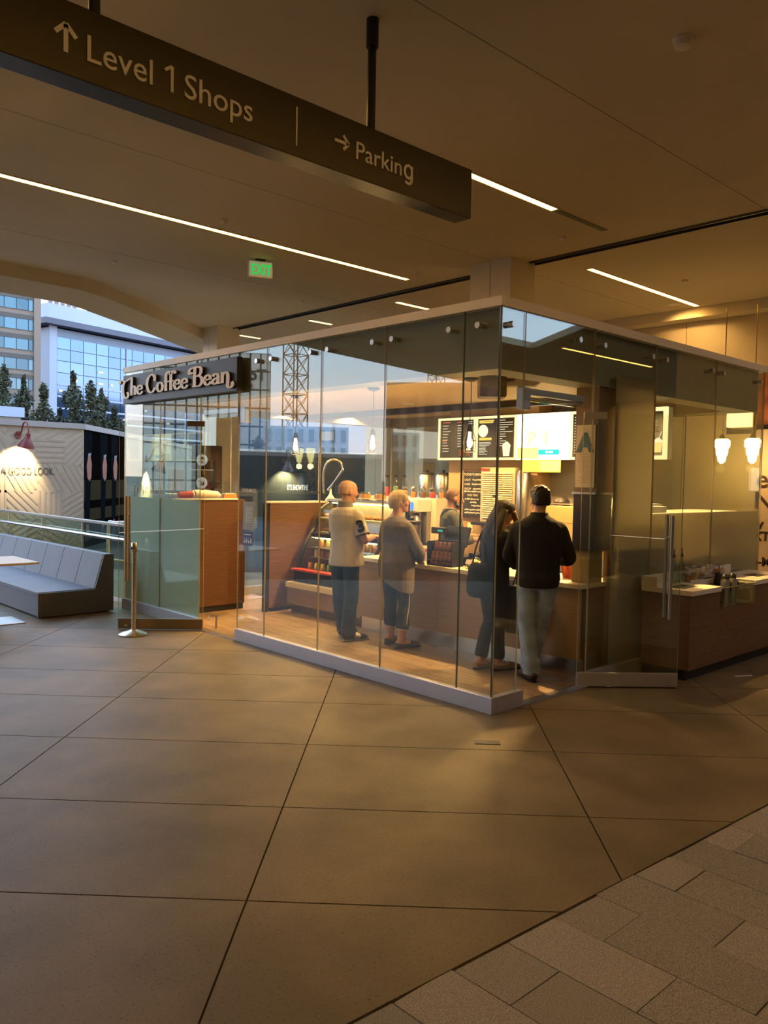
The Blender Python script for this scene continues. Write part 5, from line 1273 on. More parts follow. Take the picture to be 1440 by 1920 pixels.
# trees
M_leaf = mat('conifer_leaf', (.050, .055, .026), .8, tint=.2, var=.3, scale=3); M_bark = mat('bark', (.09, .06, .04), .9)
def tree(x, y, h, r, lab, n=2600, m_=None, loose=.9):
    t = thing('tree', lab, 'tree', (x, y, 0))
    obj('trunk', MB().tube([(x, y, -.3), (x+.1, y, h*.5), (x, y, h*.95)], [.16, .10, .03], 7), M_bark, t)
    m2 = MB()
    for k in range(n):
        u = random.random(); z = h*(.18+.82*u); rr = r*(1-u**2.4)*loose*(.75 if u < .9 else .6)+.10
        bl = math.sin(u*17+x*3+1.5*math.sin(u*7))*.5+.8
        a = random.uniform(0, 6.283); q_ = rr*bl*math.sqrt(random.random())
        c = Vector((x+q_*math.cos(a), y+q_*math.sin(a), z+random.uniform(-.2, .2)))
        e1 = Vector((random.uniform(-1, 1), random.uniform(-1, 1), random.uniform(-.6, .6))).normalized()*.10; e2 = Vector((random.uniform(-1, 1), random.uniform(-1, 1), random.uniform(-1, 1))).normalized()*.075
        m2.add([c-e1, c+e2, c+e1, c-e2], [(0, 1, 2, 3)])
    obj('crown', m2, m_ or M_leaf, t, kind='stuff')
random.seed(5)
for x, y, h, r, lab in ((14.2, 43.8, 7.0, 1.3, 'dark conifer at the far left above the cream hoarding'), (15.05, 43.4, 6.5, 1.0, 'dark conifer before the banded tower, second from the left'), (15.95, 43.1, 6.2, 1.0, 'dark conifer at the seam between the two buildings'), (14.6, 45.5, 5.6, 1.6, 'low dark conifer between the two left conifers'),
        (17.3, 42.6, 6.9, 1.3, 'tallest dark tree before the blue glass block'), (18.0, 42.0, 6.4, 1.3, 'dark tree before the glass block just right of the tallest'), (18.7, 42.3, 6.1, 1.3, 'dark tree before the glass block nearest the shop sign'), (17.0, 43.6, 5.0, 1.6, 'low dark tree before the glass block at its left end'), (19.4, 42.2, 5.2, 1.6, 'low wide dark tree before the glass block just left of the shop sign')):
    tree(x, y, h, r, lab)

# ------------------------------------------------------------------ the plaza on the left that the glass mirrors
MX = 9.406
def mp_(az, d): return Vector((MX+d*math.cos(R(az)), d*math.sin(R(az)), 0))
M_tw = mat('curved_tower_cream', (.92, .82, .66), .7, tint=.05)
a, b = mp_(125.1, 92), mp_(116.5, 92)
t = facade('letter_tower', 'tan gridded tower with dark letters mirrored in the left glass', a, math.atan2((b-a).y, (b-a).x), (b-a).length, -1, 15.4, 12, 8, M_tw, mat('grid_dark', (.05, .045, .04), .6), gap=.10)
t.rotation_euler.z = math.atan2((b-a).y, (b-a).x)
W_ = (b-a).length
# its front must face the kiosk: build the lettering on that side
mz = Matrix.Identity(4)
lt = text_mb('Topa', 1.7, .06, bold=.05).xf(Matrix.Translation((2.3, -.05, 12.4)) @ Matrix.Rotation(R(90), 4, 'X'))
obj('lettering', lt, M_black, t, local=True)
def crane(P, w_, h, lab):
    t = thing('tower_crane', lab, 'crane', P)
    m2 = MB(); x, y = P.x, P.y; k = w_/2
    for sx in (-k, k):
        for sy in (-k, k): m2.tube([(x+sx, y+sy, 0), (x+sx, y+sy, h)], .09, 5)
    obj('mast', m2, mat('crane_orange', (.42, .18, .05), .6), t)
    n_ = int(h/w_); m3 = MB()
    for i in range(n_):
        z0, z1 = h*i/n_, h*(i+1)/n_
        for (ax, ay), (bx, by) in (((-k, -k), (k, -k)), ((k, -k), (k, k)), ((k, k), (-k, k)), ((-k, k), (-k, -k))):
            m3.tube([(x+ax, y+ay, z0), (x+bx, y+by, z1)], .05, 4).tube([(x+ax, y+ay, z1), (x+bx, y+by, z0)], .05, 4).tube([(x+ax, y+ay, z0), (x+bx, y+by, z0)], .05, 4)
    obj('lattice', m3, mat('crane_orange', (.42, .18, .05), .6), t, kind='stuff')
    obj('cab', MB().box(x-k*1.5, x+k*1.5, y-k*1.5, y+k*1.5, h, h+2.2), M_frame, t)
    obj('jib', MB().box(x-14, x+34, y-.5, y+.5, h+2.4, h+3.4), mat('crane_orange', (.42, .18, .05), .6), t)
crane(mp_(126.8, 92), 2.0, 17.5, 'orange lattice tower crane mirrored in the left glass'); crane(mp_(136.7, 150), 2.2, 30, 'thin far tower crane mirrored above the striped building')
a, b = mp_(130.6, 76), mp_(124.6, 76)
t = facade('low_glass_building', 'low white framed glass building mirrored above the half wall', a, math.atan2((b-a).y, (b-a).x), (b-a).length, 1.4, 6.4, 8, 3, mat('low_glass', (.20, .30, .32), .1, metal=.6, tint=.35), mat('low_frame', (.75, .75, .72), .6), gap=.26)
a, b = mp_(148, 92), mp_(133.2, 92)
t = facade('striped_building', 'brown striped building mirrored right of the crane', a, math.atan2((b-a).y, (b-a).x), (b-a).length, 0, 12.6, 12, 1, mat('stripe_dark', (.07, .045, .035), .7), mat('stripe_tan', (.22, .13, .09), .7), gap=.5)
p_ = mp_(124.3, 62); tree(p_.x, p_.y, 4.6, 1.9, 'yellow green tree mirrored beside the low glass building', 1600, mat('yellow_leaf', (.20, .17, .04), .8, tint=.2), 1.2)
a, b = mp_(133.0, 34), mp_(121.5, 33)
t = thing('grey_hoarding', 'dark grey hoarding across the plaza mirrored in the left glass', 'hoarding', a, rz=math.atan2((b-a).y, (b-a).x))
obj('wall_board', MB().box(0, (b-a).length, 0, .12, -.5, 2.55), mat('hoarding_charcoal', (.028, .032, .032), .9, spec=.1), t, local=True)
obj('cap', MB().box(0, (b-a).length, -.05, .15, 2.55, 2.72), M_hcap, t, local=True)
# warm lamps and poster at the far right
def glass_pendant(x, y, lab):
    t = thing('glass_pendant', lab, 'lamp', (x, y, 2.46))
    obj('stem', MB().tube([(x, y, 2.42), (x, y, 4.25)], .008, 6), M_brass, t)
    obj('cap', MB().lathe([(.05, 2.40), (.03, 2.46), (.012, 2.48)], (x, y, 0), 12), M_brass, t, smooth=True)
    obj('shade', MB().lathe([(.02, 2.05), (.055, 2.09), (.06, 2.16), (.078, 2.17), (.085, 2.27), (.105, 2.28), (.11, 2.37), (.08, 2.40)], (x, y, 0), 14), emit('pendant_glass', (1.0, .76, .34), 9.0), t, smooth=True)
    light('glow', 'POINT', (x, y, 1.98), 10, WARM, parent=t, size=.06)
glass_pendant(11.45, 5.15, 'left of two stepped glass pendants glowing beyond the right glass'); glass_pendant(11.45, 4.72, 'right of two stepped glass pendants glowing beyond the right glass')
t = thing('amber_reflection', 'square amber glowing panel added for a bright reflection above the glass pendants', 'lamp', (11.95, 5.2, 2.6))
obj('backplate', MB().box(11.98, 12.05, 4.93, 5.33, 2.5, 3.0), M_brass, t); obj('glow_box', MB().box(11.90, 11.98, 4.96, 5.30, 2.60, 2.92), emit('reflection_amber', (1.0, .62, .22), 4.0), t)  # bright reflection put in as a glowing box; no lamp hangs here
t = thing('rust_panel', 'rust red textured panel high at the right edge of the picture', 'panel', (12.0, 4.5, 2.6))
obj('panel', MB().box(11.96, 12.04, 3.2, 4.88, 2.62, 3.42), mat('rust', (.32, .09, .03), .7, var=.4, scale=6), t)
obj('dark_base', MB().box(11.94, 12.04, 3.2, 4.88, 2.54, 2.62), M_black, t)
t = thing('event_poster', 'large cream poster board with black serif letters at the right edge', 'poster', (11.9, 4.4, 0))
obj('board', MB().box(11.86, 11.94, 3.55, 4.84, .30, 2.55, .004), mat('poster_cream', (.52, .38, .25), .7), t); obj('board_foot', MB().box(11.82, 11.98, 3.6, 4.8, 0, .30), M_black, t)
M_pt = mat('poster_ink', (.03, .012, .008), .7)
for s, z, size, y in (('e', 1.72, .36, 4.84), ('N', 1.42, .34, 4.86), ('w', 1.13, .20, 4.86), ('XT', .96, .18, 4.86), ('n-M', .60, .17, 4.86)):
    lettering('lettering', s, size, (11.855, y-.02, z), YL, M_pt, t, 'LEFT', bold=.006)
# ================================================================== PEOPLE
def solid(name, mb, m, parent, voxel=.008, smooth=4, label=None, decim=None):
    """fuse overlapping closed shapes into one continuous skin (voxel remesh, then smoothing), baked to a mesh"""
    me = mesh_of('tmp', mb); o = bpy.data.objects.new('tmp', me); COL.objects.link(o)
    r = o.modifiers.new('r', 'REMESH'); r.mode = 'VOXEL'; r.voxel_size = voxel; r.adaptivity = 0
    s_ = o.modifiers.new('s', 'SMOOTH'); s_.iterations = smooth; s_.factor = .5
    dg = bpy.context.evaluated_depsgraph_get(); dg.update()
    out = bpy.data.meshes.new_from_object(o.evaluated_get(dg)); bpy.data.objects.remove(o); bpy.data.meshes.remove(me)
    out.name = name; out.materials.clear(); out.materials.append(m); out.polygons.foreach_set('use_smooth', [True]*len(out.polygons))
    q_ = bpy.data.objects.new(name, out); COL.objects.link(q_); q_.parent = parent
    return tag(q_, label)
def rings(mb, rs, n=20):
    """rs: (z, rx, ry, cx, cy) stacked ellipses"""
    vs = []
    for z, rx, ry, cx, cy in rs:
        vs += [(cx+rx*math.cos(2*math.pi*j/n), cy+ry*math.sin(2*math.pi*j/n), z) for j in range(n)]
    k = len(rs)
    return mb.add(vs, [(i*n+j, i*n+(j+1) % n, (i+1)*n+(j+1) % n, (i+1)*n+j) for i in range(k-1) for j in range(n)] + [tuple(range(n-1, -1, -1)), tuple((k-1)*n+j for j in range(n))])
V = Vector
def limb(mb, pts, rad, n=14, flat=None):
    sp = spline(pts, 5); m_ = len(sp); k = len(pts)-1
    def it(a, i):
        t = i/5; j = min(int(t), k-1); f = t-j; return a[j]*(1-f)+a[j+1]*f
    return mb.tube(sp, [it(rad, i) for i in range(m_)], n, flat=[it(flat, i) for i in range(m_)] if flat else None)
def hand(mb, w, d, pn, curl=.6, side=1, s=1.0):
    """w wrist, d direction of the hand, pn palm normal (fingers curl towards it), side +1/-1 where the thumb is"""
    w, d, pn = V(w), V(d).normalized(), V(pn).normalized(); sd = d.cross(pn).normalized()*side
    pe = w+d*.085*s
    for q_ in (-.024, -.008, .008, .024): mb.tube([w+sd*q_*.7*s-d*.01, pe+sd*q_*s], [.014*s, .012*s], 8)
    for q_, L_ in zip((.030, .010, -.010, -.028), (.070, .078, .072, .056)):
        b = pe+sd*q_*s-d*.01*s; a = curl*.5; pts = [b]; dd = d+sd*q_*2
        for seg, f in enumerate((.42, .32, .26)):
            dv = (dd.normalized()*math.cos(a)+pn*math.sin(a)); pts.append(pts[-1]+dv*L_*f*s); a += curl*.75
        mb.tube(pts, [.0095*s, .009*s, .0082*s, .0065*s], 8)
    tb = w+d*.025*s+sd*.025*s
    mb.tube([tb, tb+(sd*.75+d*.6+pn*.25).normalized()*.035*s, tb+(sd*.9+d*1.4+pn*.9).normalized()*.068*s], [.014*s, .011*s, .008*s], 8)
def head(mb, c, yaw=0.0, pitch=0.0, s=1.0, beard=False):
    """skull with brow, nose, lips, chin, eye sockets and ears; c centre, faces +Y before yaw"""
    h = MB()
    rings(h, [(-.118, .020, .022, 0, .055), (-.110, .040, .040, 0, .045), (-.085, .054, .066, 0, .026), (-.05, .063, .082, 0, .010), (-.015, .070, .092, 0, .002), (.02, .075, .098, 0, -.003), (.055, .075, .099, 0, -.006), (.085, .064, .086, 0, -.008), (.105, .044, .060, 0, -.010), (.117, .015, .02, 0, -.010)])
    h.tube([(0, .088, .022), (0, .102, -.002), (0, .112, -.022), (0, .098, -.034)], [.008, .011, .015, .010], 8)   # nose
    h.ball((.028, .080, .036), (.026, .012, .008)).ball((-.028, .080, .036), (.026, .012, .008))                      # brow
    h.ball((0, .086, -.058), (.024, .010, .006)).ball((0, .085, -.070), (.020, .010, .007)).ball((0, .078, -.100), (.022, .016, .014))
    for sx in (-1, 1):
        h.ball((sx*.077, -.006, -.008), (.010, .020, .032)).ball((sx*.040, .064, -.03), (.024, .022, .024))
    M_ = Matrix.Translation(c) @ Matrix.Rotation(yaw, 4, 'Z') @ Matrix.Rotation(pitch, 4, 'X') @ Matrix.Scale(s, 4)
    h.xf(M_); mb.add(h.v, h.f)
    return M_
def eyes(M_, par):
    m2 = MB()
    for sx in (-1, 1): m2.ball((sx*.030, .082, .014), (.012, .010, .009), 10, 6)
    o = obj('eyes', m2.xf(M_), mat('eye_white', (.62, .56, .50), .3), par, local=True, smooth=True)
    m2 = MB()
    for sx in (-1, 1): m2.ball((sx*.030, .090, .014), (.005, .004, .006), 8, 6)
    obj('iris', m2.xf(M_), M_black, o, local=True)
M_sk1 = mat('skin_ruddy', (.46, .235, .16), .55, var=.05, scale=20); M_sk2 = mat('skin_fair', (.56, .32, .21), .55, var=.05, scale=20); M_sk3 = mat('skin_brown', (.30, .145, .07), .5, var=.06, scale=20)
def legs(mb, J, rt=.088, rk=.058, ra=.040, ft=True, up=0.0):
    for k in ('L', 'R'):
        hp, kn, an = V(J['hip'+k]), V(J['knee'+k]), V(J['ank'+k])
        limb(mb, [hp+V((0, 0, .06)), hp, hp.lerp(kn, .5), kn, kn.lerp(an, .35)+V((0, -.012, 0)), an.lerp(kn, .12), an], [rt+up, rt+up, (rt*.55+rk*.45)+up, rk+up, rk*.98+up, ra*1.15+up, ra+up])
def foot(mb, an, tdir, L_=.25, s=1.0, hgt=.0):
    an = V(an); d = V(tdir).normalized(); b = V((an.x, an.y, 0))
    mb.tube([b-d*.055+V((0, 0, .045)), b-d*.03+V((0, 0, .05)), b+d*.05+V((0, 0, .048)), b+d*.12*s+V((0, 0, .036)), b+d*.17*s+V((0, 0, .028)), b+d*.195*s+V((0, 0, .024))], [.030, .038, .040, .044, .036, .012], 12, flat=[.036, .046, .046, .034, .026, .012])
def shoes(par, J, m_, sole=None, s=1.0, toe=None, low=False, label=None):
    for k in ('L', 'R'):
        mb = MB(); an = V(J['ank'+k]); d = V(J['toe'+k]).normalized(); b = V((an.x, an.y, 0))
        hz = .040 if low else .058
        mb.tube([b-d*.066+V((0, 0, .04)), b-d*.04+V((0, 0, hz)), b+d*.05+V((0, 0, hz-.006)), b+d*.12*s+V((0, 0, .040)), b+d*.18*s+V((0, 0, .032)), b+d*.215*s+V((0, 0, .026))], [.030, .043, .045, .050, .042, .014], 12, flat=[.036, hz-.004, hz-.008, .034, .026, .012])
        o = solid('shoe', mb, m_, par, .007, 3, label)
        sm = MB().tube([b-d*.072+V((0, 0, .010)), b-d*.04+V((0, 0, .010)), b+d*.05+V((0, 0, .010)), b+d*.13*s+V((0, 0, .010)), b+d*.19*s+V((0, 0, .010)), b+d*.222*s+V((0, 0, .010))], [.022, .043, .043, .051, .043, .014], 12, flat=.010)
        obj('sole', sm, sole or M_black, o, local=True, smooth=True)
        if toe:
            obj('toe_cap', MB().tube([b+d*.155*s+V((0, 0, .036)), b+d*.19*s+V((0, 0, .031)), b+d*.219*s+V((0, 0, .026))], [.0475, .042, .017], 12, flat=[.034, .028, .014]), toe, o, local=True, smooth=True)
def person(name_loc, hd, label):
    return thing('person', label, 'person', (name_loc[0], name_loc[1], .011), rz=hd-math.pi/2)

# --- bald man in the white polo ------------------------------------------------
P = person((5.60, 6.56), R(4), 'person, bald man in cream polo with black 3 on the sleeve and dark jeans')
J = dict(hipL=(-.09, 0, .86), hipR=(.09, 0, .86), kneeL=(-.095, .02, .47), kneeR=(.10, .01, .47), ankL=(-.10, .10, .09), ankR=(.10, -.03, .09), toeL=(-.15, 1, 0), toeR=(.25, 1, 0),
         shL=(-.172, 0, 1.335), shR=(.172, 0, 1.335), elL=(-.25, .10, 1.09), elR=(.245, .04, 1.08), wrL=(-.10, .31, 1.10), wrR=(.13, .30, 1.10))
def arms(mb, J, ru=.048, re=.040, rw=.028, t=1.0):
    for k in ('L', 'R'):
        s0, e0, w0 = V(J['sh'+k]), V(J['el'+k]), V(J['wr'+k]); w1 = e0.lerp(w0, t)
        limb(mb, [s0-V((s0.x*.25, 0, -.01)), s0, s0.lerp(e0, .5), e0, e0.lerp(w1, .45), w1], [ru, ru*1.05, ru*.95, re, re*.98, rw])
def torso(mb, rs): return rings(mb, rs)
T1 = [(.80, .12, .09, 0, 0), (.86, .165, .12, 0, .005), (.95, .175, .14, 0, .02), (1.06, .172, .15, 0, .035), (1.16, .178, .14, 0, .025), (1.26, .195, .125, 0, .005), (1.34, .195, .10, 0, -.01), (1.39, .14, .08, 0, -.012), (1.43, .075, .065, 0, -.01), (1.47, .056, .058, 0, .0)]
def grow(rs, d, z0=None, z1=None): return [(z, rx+d, ry+d, cx, cy) for z, rx, ry, cx, cy in rs if (z0 is None or z >= z0) and (z1 is None or z <= z1)]
mb = MB(); torso(mb, T1); legs(mb, J, .082, .054, .038); foot(mb, J['ankL'], J['toeL']); foot(mb, J['ankR'], J['toeR']); arms(mb, J)
limb(mb, [(0, -.005, 1.42), (0, .008, 1.48), (0, .02, 1.55)], [.062, .056, .054])
for k, sd in (('L', 1), ('R', -1)): hand(mb, J['wr'+k], V(J['wr'+k])-V(J['el'+k]), (0, .1, -1), .7, sd)
MH = head(mb, (0, .035, 1.585), R(-22), R(-3), 1.0)
solid('body', mb, M_sk1, P, .007, 3); eyes(MH, P)
M_polo = mat('polo_cream', (.56, .49, .40), .85, var=.05, scale=14, bump=.25, bscale=9); M_cuffb = mat('black_knit', (.015, .014, .014), .8)
mb = MB(); rings(mb, [(.795, .205, .180, .0, .022), (.84, .205, .180, 0, .024)] + grow(T1, .020, .94, 1.40) + [(1.425, .085, .08, 0, -.008)])
for k in ('L', 'R'):
    s0, e0 = V(J['sh'+k]), V(J['el'+k]); limb(mb, [s0-V((s0.x*.35, 0, -.012)), s0, s0.lerp(e0, .45), s0.lerp(e0, .78)], [.060, .064, .070, .073])
sh = solid('polo_shirt', mb, M_polo, P, .008, 4)
mb = MB(); rings(mb, [(1.40, .088, .082, 0, -.014), (1.43, .084, .081, 0, -.012), (1.472, .082, .082, 0, -.008), (1.475, .068, .070, 0, -.006), (1.42, .06, .06, 0, 0)])
obj('collar', mb.xf(Matrix.Translation((0, .004, .012))), mat('polo_collar', (.22, .20, .18), .85), sh, local=True, smooth=True)
for k in ('L', 'R'):
    s0, e0 = V(J['sh'+k]), V(J['el'+k]); obj('sleeve_band', MB().tube([s0.lerp(e0, .75), s0.lerp(e0, .80)], [.0755, .0755], 18), M_cuffb, sh, local=True, smooth=True)
n3 = text_mb('3', .16, .004, bold=.010)
s0, e0 = V(J['shR']), V(J['elR']); cpt = s0.lerp(e0, .42)
n3 = MB().add([(0, 0, 0)], []) and n3
vs = []
for vx, vy, vz in n3.v:                                   # wrap the number round the sleeve
    a = R(42)-vx/.074; rr = .0765+vz
    d_ = (e0-s0).normalized(); base = s0.lerp(e0, .44)-d_*(vy-.055)
    o_ = V((1, 0, 0)); o_ = (o_-d_*o_.dot(d_)).normalized(); q_ = d_.cross(o_)
    vs.append(base+o_*math.cos(a)*rr+q_*math.sin(a)*rr)
n3.v = [tuple(v) for v in vs]
obj('sleeve_number', n3, M_cuffb, sh, local=True)
mb = MB(); rings(mb, grow(T1, .010, .80, .95)); legs(mb, J, .082, .064, .060, up=.012)
for k in ('L', 'R'): an = V(J['ank'+k]); mb.tube([an+V((0, 0, .08)), an+V((0, .005, -.035))], [.078, .082], 14)
solid('jeans', mb, mat('jeans_dark', (.018, .025, .036), .85, var=.25, scale=12, bump=.3, bscale=14), P, .008, 4)
shoes(P, J, mat('shoe_black', (.02, .018, .016), .4), mat('sole_white', (.5, .45, .38), .6), 1.15, None)
obj('white_panel', MB().tube([V(J['ankR'])+V((.03, .05, -.03)), V(J['ankR'])+V((.045, .11, -.045))], [.049, .053], 12, flat=[.036, .030]), mat('shoe_white', (.62, .56, .47), .5), P, local=True, smooth=True)
mb = MB(); rings(mb, [(-.03, .073, .06, 0, -.045), (.01, .079, .085, 0, -.026), (.05, .079, .096, 0, -.018), (.085, .066, .084, 0, -.016), (.108, .044, .058, 0, -.014), (.119, .014, .02, 0, -.012)]); mb.xf(MH)
solid('cropped_hair', mb, mat('hair_stubble', (.44, .27, .19), .7), P, .007, 2, 'very short grey stubble')

# --- woman in the long grey sweater ------------------------------------------------
P = person((5.785, 5.95), R(0), 'person, blonde woman in long grey asymmetric sweater and black cropped trousers')
J = dict(hipL=(-.095, 0, .80), hipR=(.095, 0, .80), kneeL=(-.10, .02, .44), kneeR=(.11, .02, .44), ankL=(-.11, .03, .085), ankR=(.12, -.04, .085), toeL=(-.1, 1, 0), toeR=(.22, 1, 0),
         shL=(-.162, -.01, 1.235), shR=(.162, -.01, 1.235), elL=(-.265, .05, 1.01), elR=(.265, .05, 1.0), wrL=(-.07, .23, .93), wrR=(.10, .24, .90))
T2 = [(.74, .13, .10, 0, 0), (.80, .185, .14, 0, -.01), (.88, .192, .15, 0, -.005), (.98, .175, .14, 0, .015), (1.08, .172, .135, 0, .025), (1.17, .182, .13, 0, .01), (1.25, .182, .105, 0, -.012), (1.30, .13, .08, 0, -.02), (1.34, .065, .06, 0, -.018), (1.38, .052, .055, 0, -.01)]
mb = MB(); torso(mb, T2); legs(mb, J, .09, .055, .038); foot(mb, J['ankL'], J['toeL'], s=.95); foot(mb, J['ankR'], J['toeR'], s=.95); arms(mb, J, .048, .038, .026)
limb(mb, [(0, -.016, 1.33), (0, -.004, 1.40), (0, .01, 1.46)], [.056, .052, .052])
for k, sd in (('L', 1), ('R', -1)): hand(mb, J['wr'+k], V(J['wr'+k])-V(J['el'+k]), (0, -.6, -.6), .8, sd, .92)
MH = head(mb, (0, .02, 1.50), R(-32), R(2), .97)
solid('body', mb, M_sk1, P, .007, 3); eyes(MH, P)
mb = MB(); n = 24; vs = []
hem = lambda a: .69-.13*max(0, math.cos(a))+.05*max(0, -math.cos(a))
R2 = [(None, .205, .165, 0, -.005), (.80, .210, .170, 0, -.008)] + grow(T2, .024, .86, 1.32)+[(1.345, .075, .072, 0, -.016)]
for z, rx, ry, cx, cy in R2:
    for j in range(n):
        a = 2*math.pi*j/n; vs.append((cx+rx*math.cos(a), cy+ry*math.sin(a), hem(a) if z is None else z))
k_ = len(R2); mb.add(vs, [(i*n+j, i*n+(j+1) % n, (i+1)*n+(j+1) % n, (i+1)*n+j) for i in range(k_-1) for j in range(n)] + [tuple(range(n-1, -1, -1)), tuple((k_-1)*n+j for j in range(n))])
for k in ('L', 'R'):
    s0, e0, w0 = V(J['sh'+k]), V(J['el'+k]), V(J['wr'+k]); limb(mb, [s0-V((s0.x*.35, 0, -.01)), s0, s0.lerp(e0, .5), e0, e0.lerp(w0, .5), e0.lerp(w0, .92)], [.058, .062, .064, .060, .054, .048])
solid('sweater', mb, mat('sweater_grey', (.155, .128, .098), .9, var=.08, scale=20, bump=.35, bscale=8), P, .008, 4)
mb = MB(); rings(mb, grow(T2, .008, .74, .90)); legs(mb, dict(J, ankL=(-.108, .03, .20), ankR=(.118, -.025, .20)), .094, .062, .058, up=.004)
tr = solid('cropped_trousers', mb, mat('trousers_black', (.014, .015, .018), .8, bump=.2, bscale=10), P, .008, 3)
hp, kn, an = V(J['hipR']), V(J['kneeR']), V((.118, -.025, .20))
obj('side_stripe', MB().tube(spline([hp+V((.100, 0, -.10)), hp.lerp(kn, .6)+V((.082, -.005, 0)), kn+V((.068, -.01, 0)), kn.lerp(an, .5)+V((.066, -.012, 0)), an+V((.060, 0, .01))], 6), .006, 6), M_polo, tr, local=True)
for k, a_ in (('L', V((-.108, .03, .20))), ('R', an)): obj('hem_trim', MB().tube([a_+V((0, 0, -.004)), a_+V((0, 0, .006))], [.0605, .0605], 16), M_polo, tr, local=True)
shoes(P, J, mat('flat_black', (.016, .014, .014), .5), None, 1.1, None, True)
mb = MB(); rings(mb, [(-.075, .062, .05, 0, -.055), (-.05, .080, .072, 0, -.045), (-.01, .092, .095, 0, -.030), (.03, .093, .104, 0, -.022), (.07, .085, .100, 0, -.014), (.10, .064, .076, 0, -.010), (.125, .03, .035, 0, -.008)])
mb.ball((.066, .03, .035), (.026, .045, .05)).ball((-.066, .03, .035), (.026, .045, .05)).ball((.0, .055, .092), (.06, .035, .028)); mb.xf(MH)
solid('short_hair', mb, mat('hair_blonde', (.46, .33, .19), .6, var=.15, scale=6, stretch=(8, 8, 1), bump=.4, bscale=20), P, .007, 3)

# --- young woman with the long hair ------------------------------------------------
P = person((5.78, 4.66), R(-8), 'person, long haired woman in black looking down, bag on shoulder, tan suede shoes')
J = dict(hipL=(-.08, -.02, .82), hipR=(.08, -.02, .82), kneeL=(-.075, .02, .45), kneeR=(.06, .02, .45), ankL=(-.08, -.08, .085), ankR=(.05, .02, .085), toeL=(-.05, 1, 0), toeR=(.2, 1, 0),
         shL=(-.145, .01, 1.235), shR=(.145, .01, 1.235), elL=(-.185, .05, .99), elR=(.185, .06, .99), wrL=(-.05, .24, .96), wrR=(.05, .26, .95))
T3 = [(.76, .11, .085, 0, -.02), (.82, .150, .11, 0, -.02), (.90, .145, .105, 0, -.015), (1.02, .125, .09, 0, 0), (1.14, .145, .10, 0, .02), (1.23, .160, .095, 0, .02), (1.28, .12, .07, 0, .025), (1.32, .06, .055, 0, .035), (1.35, .05, .05, 0, .05)]
mb = MB(); torso(mb, T3); legs(mb, J, .078, .050, .036); foot(mb, J['ankL'], J['toeL'], s=.95); foot(mb, J['ankR'], J['toeR'], s=.95); arms(mb, J, .042, .034, .024)
limb(mb, [(0, .03, 1.31), (0, .055, 1.36), (0, .085, 1.41)], [.052, .048, .048])
for k, sd in (('L', 1), ('R', -1)): hand(mb, J['wr'+k], V(J['wr'+k])-V(J['el'+k]), (0, -.2, -1), 1.0, sd, .9)
MH = head(mb, (0, .105, 1.445), R(-24), R(-24), .94)
solid('body', mb, M_sk2, P, .007, 3); eyes(MH, P)
M_blk = mat('knit_black', (.012, .011, .011), .9, bump=.3, bscale=9)
mb = MB(); rings(mb, [(.74, .170, .125, 0, -.015)] + grow(T3, .018, .80, 1.30))
for k in ('L', 'R'):
    s0, e0, w0 = V(J['sh'+k]), V(J['el'+k]), V(J['wr'+k]); limb(mb, [s0-V((s0.x*.35, 0, -.01)), s0, s0.lerp(e0, .5), e0, e0.lerp(w0, .5), e0.lerp(w0, .9)], [.048, .052, .050, .046, .042, .036])
solid('jacket', mb, M_blk, P, .008, 4)
mb = MB(); rings(mb, grow(T3, .006, .76, .88)); legs(mb, dict(J, ankL=(-.08, -.075, .11), ankR=(.05, .018, .11)), .082, .056, .052, up=.004)
solid('slim_trousers', mb, mat('trousers_jet', (.010, .010, .011), .85), P, .008, 3)
shoes(P, J, mat('suede_tan', (.26, .15, .08), .9), None, 1.1, None, True)
M_hair = mat('hair_brown', (.030, .015, .008), .65, var=.3, scale=6, stretch=(10, 10, 1), bump=.5, bscale=18)
mb = MB(); rings(mb, [(-.07, .076, .06, 0, -.05), (-.02, .088, .085, 0, -.035), (.03, .088, .106, 0, -.02), (.07, .080, .102, 0, -.012), (.10, .062, .078, 0, -.008), (.123, .03, .034, 0, -.008)]); mb.xf(MH)
limb(mb, [(-.03, .055, 1.47), (-.045, -.005, 1.38), (-.055, -.050, 1.27), (-.06, -.070, 1.15), (-.06, -.070, 1.02)], [.05, .060, .062, .052, .02], flat=[.045, .038, .030, .026, .012])
limb(mb, [(.04, .06, 1.46), (.05, .0, 1.36), (.055, -.05, 1.25), (.06, -.062, 1.13), (.055, -.06, 1.04)], [.046, .050, .048, .04, .02], flat=[.04, .036, .030, .024, .012])
solid('long_hair', mb, M_hair, P, .007, 4)
mb = MB(); limb(mb, [(.075, .14, 1.45), (.095, .16, 1.36), (.085, .16, 1.24), (.095, .15, 1.13)], [.024, .026, .022, .008])
solid('front_lock', mb, mat('hair_auburn', (.16, .07, .03), .45), P, .006, 3, 'lighter auburn lock in front of the shoulder')
obj('phone', MB().obox((.02, .345, .955), (.07, .13, .010), 0, .003), M_black, P, local=True)
t = thing('shoulder_bag', 'black slouchy shoulder bag hanging behind the long haired woman', 'bag', (5.58, 4.76, .8))
mb = MB().tube([(5.60, 4.70, .69), (5.60, 4.70, .73), (5.60, 4.70, .84), (5.605, 4.70, .95), (5.61, 4.70, 1.0)], [.05, .062, .062, .045, .016], 14, flat=[.10, .135, .14, .12, .10])
solid('bag_body', mb, M_cloth, t, .01, 4)
t.children[0].location = -t.location
